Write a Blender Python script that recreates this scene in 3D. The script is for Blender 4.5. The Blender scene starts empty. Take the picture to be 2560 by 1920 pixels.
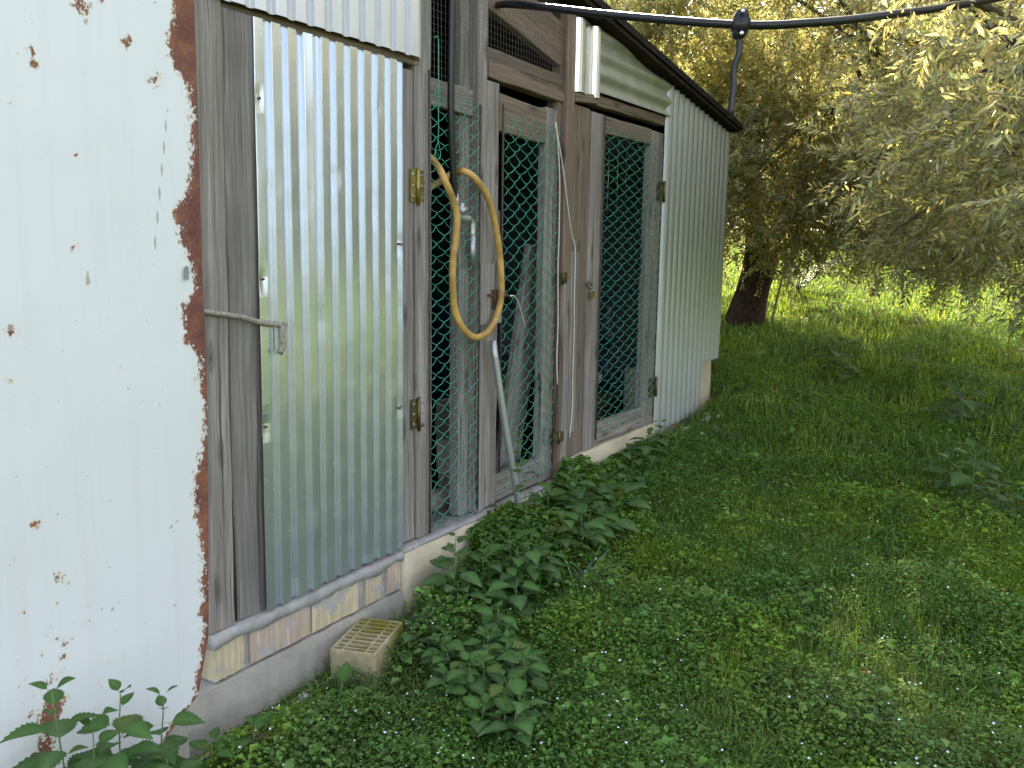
import bpy, math, random
import numpy as np
from mathutils import Vector, Matrix, Quaternion

S = bpy.context.scene
C = S.collection
R = math.radians

# ------------------------------------------------------------------ camera, sky, sun, exposure
# World frame: X runs along the shed front, Y goes into the shed (front face at Y = 0), Z is up.
YAW, PITCH, ROLL = R(32.1), R(9.0), R(0.8)
CAMP = Vector((0, -2.15, 1.6))
def cf(v):                                     # (right, forward, up) -> world direction
    return Vector((v[0]*math.sin(YAW)+v[1]*math.cos(YAW), -v[0]*math.cos(YAW)+v[1]*math.sin(YAW), v[2]))
def pos(right, fwd, z=0.0):
    p = cf((right, fwd, 0)); return Vector((p.x, p.y-2.15, z))
fw = Vector((0, math.cos(PITCH), -math.sin(PITCH))); up0 = Vector((0, math.sin(PITCH), math.cos(PITCH))); rt0 = Vector((1, 0, 0))
rt = rt0*math.cos(ROLL)+up0*math.sin(ROLL); up = up0*math.cos(ROLL)-rt0*math.sin(ROLL)
cam = bpy.data.objects.new('camera', bpy.data.cameras.new('camera')); C.objects.link(cam)
m3 = Matrix((cf(rt), cf(up), -cf(fw))).transposed()
cam.matrix_world = Matrix.Translation(CAMP) @ m3.to_4x4()
cam.data.sensor_width = 36; cam.data.lens = 2100/2560*36
cam.data.clip_start = 0.05; cam.data.clip_end = 600
S.camera = cam

SUN_EL, SUN_HEAD = R(38.5), R(27)                # heading measured from +X towards +Y
sdir = Vector((math.cos(SUN_EL)*math.cos(SUN_HEAD), math.cos(SUN_EL)*math.sin(SUN_HEAD), math.sin(SUN_EL)))
W = bpy.data.worlds.new('World'); S.world = W; W.use_nodes = True
nt = W.node_tree; bg = nt.nodes['Background']
sky = nt.nodes.new('ShaderNodeTexSky'); sky.sky_type = 'NISHITA'; sky.sun_disc = False
sky.sun_elevation = SUN_EL; sky.sun_rotation = R(90)-SUN_HEAD
sky.air_density = 1.0; sky.dust_density = 2.5; sky.ozone_density = 1.0
hs = nt.nodes.new('ShaderNodeHueSaturation'); hs.inputs['Saturation'].default_value = 0.5   # thin white haze over the whole sky
nt.links.new(sky.outputs[0], hs.inputs['Color']); nt.links.new(hs.outputs[0], bg.inputs[0]); bg.inputs[1].default_value = 0.15
sun = bpy.data.objects.new('sun', bpy.data.lights.new('sun', 'SUN')); C.objects.link(sun)
sun.data.energy = 5.0; sun.data.angle = R(0.5); sun.data.color = (1, .85, .58)
sun.rotation_euler = sdir.to_track_quat('Z', 'Y').to_euler(); sun.location = sdir*40
S.view_settings.view_transform = 'Standard'; S.view_settings.look = 'None'
S.view_settings.exposure = 2.22; S.view_settings.gamma = 1
S.render.engine = 'CYCLES'
S.cycles.max_bounces = 6; S.cycles.diffuse_bounces = 3; S.cycles.glossy_bounces = 3
S.cycles.transmission_bounces = 4; S.cycles.transparent_max_bounces = 4

rnd = random.Random(7); NR = np.random.default_rng(7)

# ------------------------------------------------------------------ materials
def new_mat(name):
    m = bpy.data.materials.new(name); m.use_nodes = True
    n = m.node_tree.nodes; b = n['Principled BSDF']
    return m, m.node_tree, n, b
def nd(t, kind, **kw):
    x = t.nodes.new(kind)
    for k, v in kw.items(): setattr(x, k, v)
    return x
def ramp(t, src, stops, interp='LINEAR'):
    r = nd(t, 'ShaderNodeValToRGB'); r.color_ramp.interpolation = interp
    e = r.color_ramp.elements
    while len(e) < len(stops): e.new(0.5)
    for i, (p, c) in enumerate(stops):
        e[i].position = p; e[i].color = (*c, 1) if len(c) == 3 else c
    t.links.new(src, r.inputs[0]); return r.outputs[0]
def noise(t, vec, scale, detail=4, rough=.55, dist=0.0):
    x = nd(t, 'ShaderNodeTexNoise'); x.inputs['Scale'].default_value = scale; x.inputs['Detail'].default_value = detail
    x.inputs['Roughness'].default_value = rough; x.inputs['Distortion'].default_value = dist
    if vec is not None: t.links.new(vec, x.inputs['Vector'])
    return x.outputs['Fac']
def mapping(t, vec, scale):
    x = nd(t, 'ShaderNodeMapping'); x.inputs['Scale'].default_value = scale
    t.links.new(vec, x.inputs['Vector']); return x.outputs[0]
def math_(t, op, a, b=None, clamp=False):
    x = nd(t, 'ShaderNodeMath', operation=op); x.use_clamp = clamp
    for i, v in enumerate((a, b)):
        if v is None: continue
        if isinstance(v, (int, float)): x.inputs[i].default_value = v
        else: t.links.new(v, x.inputs[i])
    return x.outputs[0]
def mixc(t, fac, a, b, blend='MIX'):
    x = nd(t, 'ShaderNodeMix', data_type='RGBA', blend_type=blend)
    for i, v in ((0, fac), (6, a), (7, b)):
        if isinstance(v, (int, float)): x.inputs[i].default_value = v
        elif isinstance(v, tuple): x.inputs[i].default_value = (*v, 1)
        else: t.links.new(v, x.inputs[i])
    return x.outputs[2]
def bump(t, b, h, dist, strength=1.0):
    x = nd(t, 'ShaderNodeBump'); x.inputs['Distance'].default_value = dist; x.inputs['Strength'].default_value = strength
    t.links.new(h, x.inputs['Height']); t.links.new(x.outputs[0], b.inputs['Normal'])
def objco(t): return nd(t, 'ShaderNodeTexCoord').outputs['Object']
def attr(t, name, out='Vector'): return nd(t, 'ShaderNodeAttribute', attribute_name=name).outputs[out]

def wood(name, dark, mid, light, stain=None):
    m, t, n, b = new_mat(name)
    v = attr(t, 'gc')
    fine = noise(t, mapping(t, v, (2.2, 95, 95)), 1.0, 6, .65)
    wide = noise(t, mapping(t, v, (.9, 16, 16)), 1.0, 4, .6, .6)
    blot = noise(t, mapping(t, v, (3, 7, 7)), 1.0, 3)
    vo = nd(t, 'ShaderNodeTexVoronoi'); vo.voronoi_dimensions = '2D'; t.links.new(mapping(t, v, (2.0, 7.0, 1.0)), vo.inputs['Vector']); vo.inputs['Scale'].default_value = 1.0
    knot = math_(t, 'SUBTRACT', 1.0, math_(t, 'MULTIPLY', vo.outputs['Distance'], 6.5), True)
    ring = math_(t, 'MULTIPLY', math_(t, 'SINE', math_(t, 'MULTIPLY', vo.outputs['Distance'], 55.0)), knot)
    hair = noise(t, mapping(t, v, (5, 330, 330)), 1.0, 4, .7)
    crack = noise(t, mapping(t, v, (1.3, 75, 40)), 1.0, 3, .5, .3)
    f = math_(t, 'ADD', math_(t, 'ADD', math_(t, 'MULTIPLY', fine, .48), math_(t, 'MULTIPLY', hair, .24)), math_(t, 'MULTIPLY', wide, .30))
    f = math_(t, 'SUBTRACT', f, ramp(t, crack, [(.30, (.22, .22, .22)), (.37, (0, 0, 0))]))
    f = math_(t, 'SUBTRACT', f, math_(t, 'MULTIPLY', math_(t, 'MULTIPLY', knot, knot), .30))
    f = math_(t, 'ADD', f, math_(t, 'MULTIPLY', ring, .05))
    c = ramp(t, f, [(.28, dark), (.5, mid), (.7, light)])
    c = mixc(t, math_(t, 'MULTIPLY', ramp(t, blot, [(.45, (0, 0, 0)), (.7, (1, 1, 1))]), .45), c, stain or mid)
    t.links.new(c, b.inputs['Base Color']); b.inputs['Roughness'].default_value = .85; b.inputs['Specular IOR Level'].default_value = .25
    bump(t, b, f, .010, 1.0)
    return m
M = {}
M['wood'] = wood('weathered_wood', (.070, .056, .049), (.25, .218, .198), (.52, .475, .445), (.18, .158, .148))
M['wood_grey'] = wood('darker_grey_wood', (.05, .043, .039), (.18, .158, .146), (.39, .355, .33), (.135, .12, .112))
M['wood_brown'] = wood('brown_wood', (.05, .037, .028), (.19, .145, .11), (.37, .30, .235), (.145, .115, .09))
M['wood_red'] = wood('reddish_wood', (.06, .038, .028), (.21, .148, .11), (.37, .28, .21), (.18, .135, .11))
M['wood_dark'] = wood('dark_wood', (.01, .008, .007), (.03, .024, .02), (.06, .05, .04))

def galv(name, base, rough, spots=.25, dirt=.25):
    m, t, n, b = new_mat(name); o = objco(t)
    sp = noise(t, mapping(t, o, (1, 1, .5)), 42, 3); st = noise(t, mapping(t, o, (30, 30, 1.2)), 1, 4); fl = noise(t, o, 220, 2)
    c = mixc(t, math_(t, 'MULTIPLY', st, dirt), base, tuple(x*.55 for x in base))
    c = mixc(t, math_(t, 'MULTIPLY', ramp(t, fl, [(.68, (0, 0, 0)), (.73, (1, 1, 1))]), spots), c, (.85, .86, .85))
    t.links.new(c, b.inputs['Base Color']); b.inputs['Metallic'].default_value = .80
    t.links.new(math_(t, 'ADD', math_(t, 'MULTIPLY', sp, .16), rough-.05), b.inputs['Roughness'])
    bump(t, b, noise(t, o, 9, 1), .004, .10)
    return m
M['galv'] = galv('galvanised_steel', (.61, .65, .69), .21, .10, .18)
M['galv_old'] = galv('dull_galvanised_steel', (.66, .66, .68), .50, .1, .3)
M['galv_mat'] = galv('matt_galvanised_steel', (.42, .44, .44), .44, .35, .25)
M['galv_bright'] = galv('bright_galvanised_steel', (.80, .82, .85), .16, 0, .1)

def simple(name, col, rough=.6, metal=0.0, var=.25, scale=20, bumpd=0.0, spec=.4):
    m, t, n, b = new_mat(name); o = objco(t)
    f = noise(t, o, scale, 5)
    c = ramp(t, f, [(.3, tuple(x*(1-var) for x in col)), (.7, tuple(min(1, x*(1+var)) for x in col))])
    t.links.new(c, b.inputs['Base Color']); b.inputs['Roughness'].default_value = rough; b.inputs['Metallic'].default_value = metal
    b.inputs['Specular IOR Level'].default_value = spec
    if bumpd: bump(t, b, f, bumpd)
    return m
M['fibre'] = simple('cream_coated_sheet', (.31, .31, .24), .55, 0, .18, 9, .001)
M['black_pipe'] = simple('black_polythene', (.012, .012, .014), .32, 0, .3, 30)
M['hose'] = simple('yellow_rubber_hose', (.43, .26, .075), .55, 0, .45, 13)
M['green_wire'] = simple('green_coated_wire', (.045, .265, .19), .4, 0, .3, 25)
M['rod'] = simple('rusty_rod', (.075, .05, .045), .75, .3, .4, 60)
M['mesh_wire'] = simple('grey_mesh_wire', (.20, .18, .17), .6, .6, .3, 60)
M['brass'] = simple('tarnished_brass', (.30, .24, .08), .45, .8, .35, 40)
M['brass_dark'] = simple('dark_brass', (.15, .12, .06), .5, .8, .4, 40)
M['steel'] = simple('grey_steel_fitting', (.42, .43, .43), .45, .7, .25, 50)
M['rust_iron'] = simple('rusty_iron', (.10, .055, .035), .8, .2, .45, 70, .001)
M['roof'] = simple('black_roofing_felt', (.018, .016, .016), .9, 0, .35, 25, .003, .15)
M['under'] = simple('dark_roof_boards', (.035, .026, .02), .9, 0, .3, 12, .002, .1)
M['teal'] = simple('dark_teal_back_wall', (.006, .022, .024), .8, 0, .4, 4, 0, .1)  # teal tone of the whole interior, put into the back wall's colour
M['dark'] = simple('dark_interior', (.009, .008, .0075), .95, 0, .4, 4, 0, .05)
M['cable'] = simple('white_cable', (.60, .56, .50), .5, 0, .12, 20)
M['twig'] = simple('grey_twig_bark', (.25, .22, .18), .85, 0, .4, 90, .002)
M['barrel'] = simple('dark_blue_plastic', (.012, .03, .06), .45, 0, .3, 8)
M['pale'] = simple('pale_plastic', (.22, .23, .23), .5, 0, .2, 10)
M['bark'] = simple('olive_bark', (.055, .035, .026), .95, 0, .55, 22, .02, .1)
M['branch'] = simple('olive_branch_bark', (.13, .11, .085), .9, 0, .3, 30, .004, .1)
M['stem'] = simple('green_stem', (.12, .17, .06), .6, 0, .3, 30)
M['straw'] = simple('dry_straw', (.30, .24, .15), .85, 0, .35, 40)
M['petal'] = simple('pale_blue_petal', (.62, .66, .82), .6, 0, .15, 60)
M['petal_w'] = simple('white_petal', (.72, .70, .66), .6, 0, .15, 60)
M['orange'] = simple('orange_petal', (.55, .26, .02), .6, 0, .2, 60)
M['stone'] = simple('pale_stone', (.56, .52, .47), .8, 0, .2, 30, .002)
M['root'] = simple('old_brown_hose', (.06, .05, .045), .8, 0, .3, 30, .002)

def plaster(name, col, dark, sc=5.0):
    m, t, n, b = new_mat(name); o = objco(t)
    f = noise(t, o, sc, 8, .62); g = noise(t, o, 160, 3); w = noise(t, mapping(t, o, (3, 3, 9)), 1.6, 4)
    c = ramp(t, f, [(.3, dark), (.62, col), (.8, tuple(min(1, x*1.18) for x in col))])
    c = mixc(t, math_(t, 'MULTIPLY', ramp(t, w, [(.5, (0, 0, 0)), (.75, (1, 1, 1))]), .35), c, tuple(x*.8 for x in dark))
    c = mixc(t, math_(t, 'MULTIPLY', g, .35), c, dark)
    t.links.new(c, b.inputs['Base Color']); b.inputs['Roughness'].default_value = .92; b.inputs['Specular IOR Level'].default_value = .15
    bump(t, b, math_(t, 'ADD', math_(t, 'MULTIPLY', f, .7), math_(t, 'MULTIPLY', g, .3)), .012, .7)
    return m
M['plaster'] = plaster('cream_plaster', (.62, .54, .39), (.44, .38, .28))
M['mortar'] = plaster('grey_mortar', (.42, .40, .385), (.26, .245, .235), 14)
M['concrete'] = plaster('grey_concrete', (.44, .40, .345), (.30, .275, .24), 7)
def brickm(name, a, c2, rib=95):
    m, t, n, b = new_mat(name); o = objco(t)
    st = noise(t, mapping(t, o, (70, 70, 2.5)), 1, 4); f = noise(t, o, 7, 5)
    sm = noise(t, o, 11, 6, .6)
    c = ramp(t, st, [(.3, tuple(x*.72 for x in a)), (.55, a), (.75, c2)])
    c = mixc(t, ramp(t, sm, [(.54, (0, 0, 0)), (.60, (1, 1, 1))]), c, (.36, .34, .325))
    c = mixc(t, math_(t, 'MULTIPLY', f, .3), c, (.40, .33, .26))
    t.links.new(c, b.inputs['Base Color']); b.inputs['Roughness'].default_value = .9; b.inputs['Specular IOR Level'].default_value = .15
    bump(t, b, st, .006, .7); return m
M['brick_a'] = brickm('pink_clay_brick', (.47, .36, .28), (.58, .48, .38))
M['brick_b'] = brickm('yellow_clay_brick', (.52, .43, .28), (.66, .58, .42))
# hollow brick with green algae growing on it
m, t, n, b = new_mat('mossy_clay_block'); o = objco(t)
f = noise(t, o, 9, 6); c = ramp(t, noise(t, o, 30, 4), [(.3, (.33, .27, .15)), (.7, (.47, .40, .26))])
sep = nd(t, 'ShaderNodeSeparateXYZ'); t.links.new(o, sep.inputs[0])
gmask = math_(t, 'MULTIPLY', math_(t, 'ADD', f, math_(t, 'MULTIPLY', sep.outputs['X'], 1.2)), 1.0)
c = mixc(t, ramp(t, gmask, [(.36, (0, 0, 0)), (.62, (.95, .95, .95))]), c, (.22, .20, .03))
t.links.new(c, b.inputs['Base Color']); b.inputs['Roughness'].default_value = .95; bump(t, b, f, .006)
M['block'] = m
# painted white sheet with rust (attribute 'rust' holds the worn shape of the paint, noise gives its fine edge)
m, t, n, b = new_mat('rusted_white_paint'); o = objco(t)
ru = attr(t, 'rust', 'Fac')
e1 = noise(t, mapping(t, o, (1.3, 1, 1)), 70, 8, .72); e2 = noise(t, o, 16, 5, .6); fl = noise(t, mapping(t, o, (1, 1, .6)), 260, 3, .6)
edge = math_(t, 'ADD', ru, math_(t, 'ADD', math_(t, 'MULTIPLY', math_(t, 'SUBTRACT', e1, .5), 1.55), math_(t, 'MULTIPLY', math_(t, 'SUBTRACT', e2, .5), .95)))
mask = ramp(t, edge, [(.46, (0, 0, 0)), (.54, (1, 1, 1))])
halo = ramp(t, edge, [(.32, (0, 0, 0)), (.47, (1, 1, 1))])
rc = ramp(t, math_(t, 'ADD', math_(t, 'MULTIPLY', e2, .6), math_(t, 'MULTIPLY', e1, .4)), [(.32, (.075, .028, .025)), (.5, (.16, .058, .040)), (.62, (.25, .10, .05)), (.78, (.36, .17, .08))])
flk = math_(t, 'MULTIPLY', ramp(t, fl, [(.64, (0, 0, 0)), (.68, (1, 1, 1))]), ramp(t, edge, [(.5, (1, 1, 1)), (1.0, (0, 0, 0))]))
rc = mixc(t, flk, rc, (.70, .66, .60))
streak = noise(t, mapping(t, o, (22, 22, .8)), 1, 4)
wc = mixc(t, math_(t, 'MULTIPLY', ramp(t, streak, [(.50, (0, 0, 0)), (.75, (1, 1, 1))]), .15), (.67, .67, .68), (.46, .40, .33))
spk = ramp(t, noise(t, o, 75, 4, .6), [(.70, (0, 0, 0)), (.73, (1, 1, 1))])
wc = mixc(t, math_(t, 'MULTIPLY', spk, .75), wc, (.26, .20, .17))
wc = mixc(t, math_(t, 'MULTIPLY', halo, .45), wc, (.62, .48, .28))
sc_ = attr(t, 'scratch', 'Fac')
wc = mixc(t, ramp(t, math_(t, 'ADD', sc_, math_(t, 'MULTIPLY', math_(t, 'SUBTRACT', e1, .5), .5)), [(.5, (0, 0, 0)), (.62, (.8, .8, .8))]), wc, (.33, .30, .27))
c = mixc(t, mask, wc, rc)
t.links.new(c, b.inputs['Base Color'])
t.links.new(math_(t, 'ADD', math_(t, 'MULTIPLY', mask, .45), .42), b.inputs['Roughness'])
bump(t, b, math_(t, 'ADD', math_(t, 'MULTIPLY', mask, -.4), math_(t, 'MULTIPLY', math_(t, 'MULTIPLY', e1, mask), .6)), .004, .6)
M['panel'] = m
# ground soil
m, t, n, b = new_mat('grassy_soil'); o = objco(t)
f = noise(t, o, 1.1, 6); g = noise(t, o, 26, 6, .7)
c = ramp(t, f, [(.35, (.055, .08, .022)), (.6, (.10, .145, .032)), (.75, (.14, .165, .04))])
c = mixc(t, ramp(t, g, [(.5, (0, 0, 0)), (.7, (.8, .8, .8))]), c, (.055, .042, .026))
t.links.new(c, b.inputs['Base Color']); b.inputs['Roughness'].default_value = 1; b.inputs['Specular IOR Level'].default_value = 0
bump(t, b, g, .03)
M['soil'] = m
def leafm(name, top, under, trans, tcol, rough=.4, spec=.5, usecol=True):
    m, t, n, b = new_mat(name)
    ge = nd(t, 'ShaderNodeNewGeometry')
    c = mixc(t, ge.outputs['Backfacing'], top, under)
    if usecol:
        c = mixc(t, 1.0, c, attr(t, 'col', 'Color'), 'MULTIPLY')
    t.links.new(c, b.inputs['Base Color']); b.inputs['Roughness'].default_value = rough; b.inputs['Specular IOR Level'].default_value = spec
    tr = nd(t, 'ShaderNodeBsdfTranslucent'); tc = tcol
    if usecol:
        t.links.new(mixc(t, 1.0, tcol, attr(t, 'col', 'Color'), 'MULTIPLY'), tr.inputs[0])
    else: tr.inputs[0].default_value = (*tcol, 1)
    mx = nd(t, 'ShaderNodeMixShader'); mx.inputs[0].default_value = trans
    t.links.new(b.outputs[0], mx.inputs[1]); t.links.new(tr.outputs[0], mx.inputs[2])
    t.links.new(mx.outputs[0], n['Material Output'].inputs[0]); return m
M['olive'] = leafm('olive_leaves', (.072, .092, .046), (.23, .25, .18), .46, (.70, .65, .24), .28, 1.0)
M['weed'] = leafm('weed_leaves', (.090, .185, .034), (.095, .185, .038), .3, (.17, .31, .03), .5, .30)
M['grass'] = leafm('grass_blades', (.115, .20, .038), (.115, .20, .038), .35, (.25, .37, .05), .5, .3)
M['hairgrass'] = leafm('blue_green_blades', (.13, .21, .11), (.13, .21, .11), .3, (.2, .3, .1), .5, .3, False)
M['cardoon'] = leafm('silver_leaf', (.05, .07, .055), (.07, .09, .075), .2, (.07, .1, .05), .6, .2, False)
def nettlem(name, col, light):
    m, t, n, b = new_mat(name); o = objco(t)
    oi = nd(t, 'ShaderNodeObjectInfo')
    vv = attr(t, 'vein', 'Fac'); f = noise(t, o, 45, 4)
    c = mixc(t, oi.outputs['Random'], col, light)
    c = mixc(t, ramp(t, oi.outputs['Random'], [(.90, (0, 0, 0)), (.97, (.7, .7, .7))]), c, (.22, .22, .05))
    c = mixc(t, math_(t, 'MULTIPLY', f, .5), c, tuple(x*.5 for x in col))
    c = mixc(t, math_(t, 'MULTIPLY', vv, .35), c, tuple(x*1.8 for x in light))
    t.links.new(c, b.inputs['Base Color']); b.inputs['Roughness'].default_value = .7; b.inputs['Specular IOR Level'].default_value = .2
    bump(t, b, f, .012, .8)
    tr = nd(t, 'ShaderNodeBsdfTranslucent'); tr.inputs[0].default_value = (.12, .25, .04, 1)
    mx = nd(t, 'ShaderNodeMixShader'); mx.inputs[0].default_value = .22
    t.links.new(b.outputs[0], mx.inputs[1]); t.links.new(tr.outputs[0], mx.inputs[2]); t.links.new(mx.outputs[0], n['Material Output'].inputs[0])
    return m
M['nettle'] = nettlem('nettle_leaf', (.09, .18, .06), (.135, .245, .085))
M['nettle_y'] = nettlem('young_nettle_leaf', (.09, .20, .05), (.13, .26, .07))
M['mallow'] = nettlem('pale_weed_leaf', (.075, .15, .05), (.10, .19, .06))

# ------------------------------------------------------------------ mesh helpers
def thing(name, label, cat, loc=(0, 0, 0), group=None):
    o = bpy.data.objects.new(name, None); C.objects.link(o); o.location = loc; o.empty_display_size = .1
    o['label'] = label; o['category'] = cat
    if group: o['group'] = group
    o['_r'] = list(loc); return o
def tag(o, label=None, cat=None, group=None, kind=None):
    for k, v in (('label', label), ('category', cat), ('group', group), ('kind', kind)):
        if v: o[k] = v
    return o
def rootloc(p):
    while p.parent: p = p.parent
    return np.array(p.location)
def sub(name, parent):
    o = bpy.data.objects.new(name, None); C.objects.link(o); o.parent = parent; o.empty_display_size = .1; return o
class MB:
    def __init__(s): s.v = []; s.f = []; s.g = []; s.n = 0; s.sm = []
    def add(s, v, f, g=None, smooth=False):
        v = np.asarray(v, float); s.v.append(v); k = s.n
        s.f += [tuple(i+k for i in q) for q in f]; s.sm += [smooth]*len(f)
        s.g.append(v if g is None else np.asarray(g, float)); s.n += len(v); return s
    def box(s, x0, x1, y0, y1, z0, z1):
        v = [(x, y, z) for z in (z0, z1) for y in (y0, y1) for x in (x0, x1)]
        return s.add(v, [(0, 2, 3, 1), (4, 5, 7, 6), (0, 1, 5, 4), (2, 6, 7, 3), (0, 4, 6, 2), (1, 3, 7, 5)])
    def tube(s, pts, r, n=8, caps=True):
        P = np.asarray(pts, float); K = len(P); rr = np.full(K, r) if np.isscalar(r) else np.asarray(r, float)
        T = np.gradient(P, axis=0); T /= np.linalg.norm(T, axis=1)[:, None]+1e-12
        a = np.array([0, 0, 1.]) if abs(T[0, 2]) < .9 else np.array([1., 0, 0])
        u = np.cross(T[0], a); u /= np.linalg.norm(u); V = []
        ang = np.arange(n)*2*math.pi/n
        for i in range(K):
            u = u-T[i]*u.dot(T[i]); u /= np.linalg.norm(u)+1e-12; w = np.cross(T[i], u)
            V.append(P[i]+rr[i]*(np.cos(ang)[:, None]*u+np.sin(ang)[:, None]*w))
        F = [(i*n+j, i*n+(j+1) % n, (i+1)*n+(j+1) % n, (i+1)*n+j) for i in range(K-1) for j in range(n)]
        if caps: F += [tuple(range(n))[::-1], tuple((K-1)*n+j for j in range(n))]
        return s.add(np.concatenate(V), F, smooth=True)
    def board(s, a, b, w, t, out=(0, -1, 0), jit=.0015, ch=.004):
        a = np.asarray(a, float); b = np.asarray(b, float); L = np.linalg.norm(b-a); d = (b-a)/L
        o = np.asarray(out, float); o = o-d*o.dot(d); o /= np.linalg.norm(o); x = np.cross(d, o)
        K = max(2, int(L/.1)); cs = [(-w/2, -t/2+ch), (-w/2+ch, -t/2), (w/2-ch, -t/2), (w/2, -t/2+ch), (w/2, t/2-ch), (w/2-ch, t/2), (-w/2+ch, t/2), (-w/2, t/2-ch)]
        V = []; G = []; off = NR.uniform(0, 50, 3)
        for i in range(K+1):
            q = i/K; jl, jr, jo = NR.normal(0, jit, 3)
            for (p, r_) in cs:
                V.append(a+d*L*q+x*(p+(jl if p < 0 else jr))+o*(r_+jo*.6)); G.append(off+np.array([L*q, p, r_]))
        F = [(i*8+j, i*8+(j+1) % 8, (i+1)*8+(j+1) % 8, (i+1)*8+j) for i in range(K) for j in range(8)]
        F += [tuple(range(8))[::-1], tuple(K*8+j for j in range(8))]
        return s.add(V, F, G)
    def vb(s, x0, x1, y0, y1, z0, z1, lean=0.0, **k):   # upright board
        return s.board(((x0+x1)/2, (y0+y1)/2, z0), ((x0+x1)/2+lean, (y0+y1)/2, z1), x1-x0, y1-y0, **k)
    def hb(s, x0, x1, y0, y1, z0, z1, dz=0.0, **k):     # board along the wall
        return s.board((x0, (y0+y1)/2, (z0+z1)/2), (x1, (y0+y1)/2, (z0+z1)/2+dz), z1-z0, y1-y0, **k)
    def mesh(s, name, off=(0, 0, 0)):
        me = bpy.data.meshes.new(name); V = np.concatenate(s.v)-np.asarray(off)
        me.from_pydata(V.tolist(), [], s.f)
        a = me.attributes.new('gc', 'FLOAT_VECTOR', 'POINT'); a.data.foreach_set('vector', np.concatenate(s.g).astype(np.float32).ravel())
        me.polygons.foreach_set('use_smooth', s.sm); me.update(); return me
    def build(s, name, mat, parent=None, loc=(0, 0, 0)):
        off = rootloc(parent) if parent else np.asarray(loc)
        me = s.mesh(name, off); me.materials.append(M[mat]); o = bpy.data.objects.new(name, me); C.objects.link(o)
        if parent: o.parent = parent
        else: o.location = loc
        return o
def big(name, V, F, mat, col=None, smooth=False, parent=None, normals=None):
    V = np.asarray(V, np.float32); F = np.asarray(F, np.int32)
    off = rootloc(parent) if parent else np.zeros(3)
    me = bpy.data.meshes.new(name); k = F.shape[1]
    me.vertices.add(len(V)); me.vertices.foreach_set('co', (V-off).astype(np.float32).ravel())
    me.loops.add(F.size); me.loops.foreach_set('vertex_index', F.ravel())
    me.polygons.add(len(F)); me.polygons.foreach_set('loop_start', np.arange(len(F), dtype=np.int32)*k)
    me.polygons.foreach_set('use_smooth', np.full(len(F), smooth))
    if col is not None:
        a = me.attributes.new('col', 'FLOAT_COLOR', 'POINT')
        a.data.foreach_set('color', np.concatenate([col, np.ones((len(col), 1))], 1).astype(np.float32).ravel())
    me.update(calc_edges=True); me.materials.append(M[mat])
    o = bpy.data.objects.new(name, me); C.objects.link(o)
    if parent: o.parent = parent
    return o
def spline(pts, n=8):
    P = np.asarray(pts, float); P = np.vstack([2*P[0]-P[1], P, 2*P[-1]-P[-2]]); out = []
    for i in range(1, len(P)-2):
        for q in np.arange(n)/n:
            a, b, c, d = P[i-1], P[i], P[i+1], P[i+2]
            out.append(.5*((2*b)+(c-a)*q+(2*a-5*b+4*c-d)*q*q+(3*b-a-3*c+d)*q**3))
    out.append(P[-2]); return np.array(out)
def vnoise(x, y, sc, seed=0):
    x = np.asarray(x)*sc+seed*17.3+500; y = np.asarray(y)*sc+seed*7.1+500
    i, j = np.floor(x).astype(int), np.floor(y).astype(int); fx, fy = x-i, y-j; fx = fx*fx*(3-2*fx); fy = fy*fy*(3-2*fy)
    def hs(a, b):
        v = np.sin(a*127.1+b*311.7+seed*74.7)*43758.5453; return v-np.floor(v)
    return (hs(i, j)*(1-fx)+hs(i+1, j)*fx)*(1-fy)+(hs(i, j+1)*(1-fx)+hs(i+1, j+1)*fx)*fy

# ------------------------------------------------------------------ ground
GR = [(-50, -.4), (0, -.14), (2.5, .03), (3.45, .12), (4.1, .17), (5.7, .36), (9.5, .80), (13, 1.15), (20, 1.7), (40, 2.6), (120, 5), (300, 8)]
def gh(x, y):
    x = np.asarray(x, float); y = np.asarray(y, float)
    r = x*math.cos(YAW)+(y+2.15)*math.sin(YAW)
    z = np.interp(r, [a for a, b in GR], [b for a, b in GR])
    return z+(vnoise(x, y, 1.3, 3)-.5)*.05*np.clip(-y*2, 0, 1)+(vnoise(x, y, .25, 4)-.5)*np.clip((r-8)*.04, 0, .4)
def axis(lo, hi, a0, a1, step):
    core = np.arange(a0, a1, step); g = [a1]; st = step
    while g[-1] < hi: st *= 1.18; g.append(g[-1]+st)
    l = [a0]; st = step
    while l[-1] > lo: st *= 1.18; l.append(l[-1]-st)
    return np.array(l[:0:-1]+list(core)+g)
xs = axis(-90, 220, 0, 16, .16); ys = axis(-150, 150, -5, 4, .13)
X, Y = np.meshgrid(xs, ys); Zg = gh(X, Y)
Zg = np.where((X > 1.66) & (X < 6.4) & (Y > .06) & (Y < 2.15), np.minimum(Zg, .1), Zg)
nx, ny = len(xs), len(ys); idx = np.arange(nx*ny).reshape(ny, nx)
F = np.stack([idx[:-1, :-1], idx[:-1, 1:], idx[1:, 1:], idx[1:, :-1]], -1).reshape(-1, 4)
tag(big('ground', np.stack([X, Y, Zg], -1).reshape(-1, 3), F, 'soil', smooth=True), 'grassy ground rising gently away behind the shed', None, kind='structure')

# ------------------------------------------------------------------ shed
shed = thing('shed', 'old shed of weathered boards, corrugated metal sheets and green wire mesh doors', 'shed', (1.6, 0, 0.0))
def part(name, mb, mat, parent=None): return mb.build(name, mat, parent or shed)
def ztop(u): return 2.80-.125*(u-4.06)          # underside of the roof at the front wall

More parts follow.
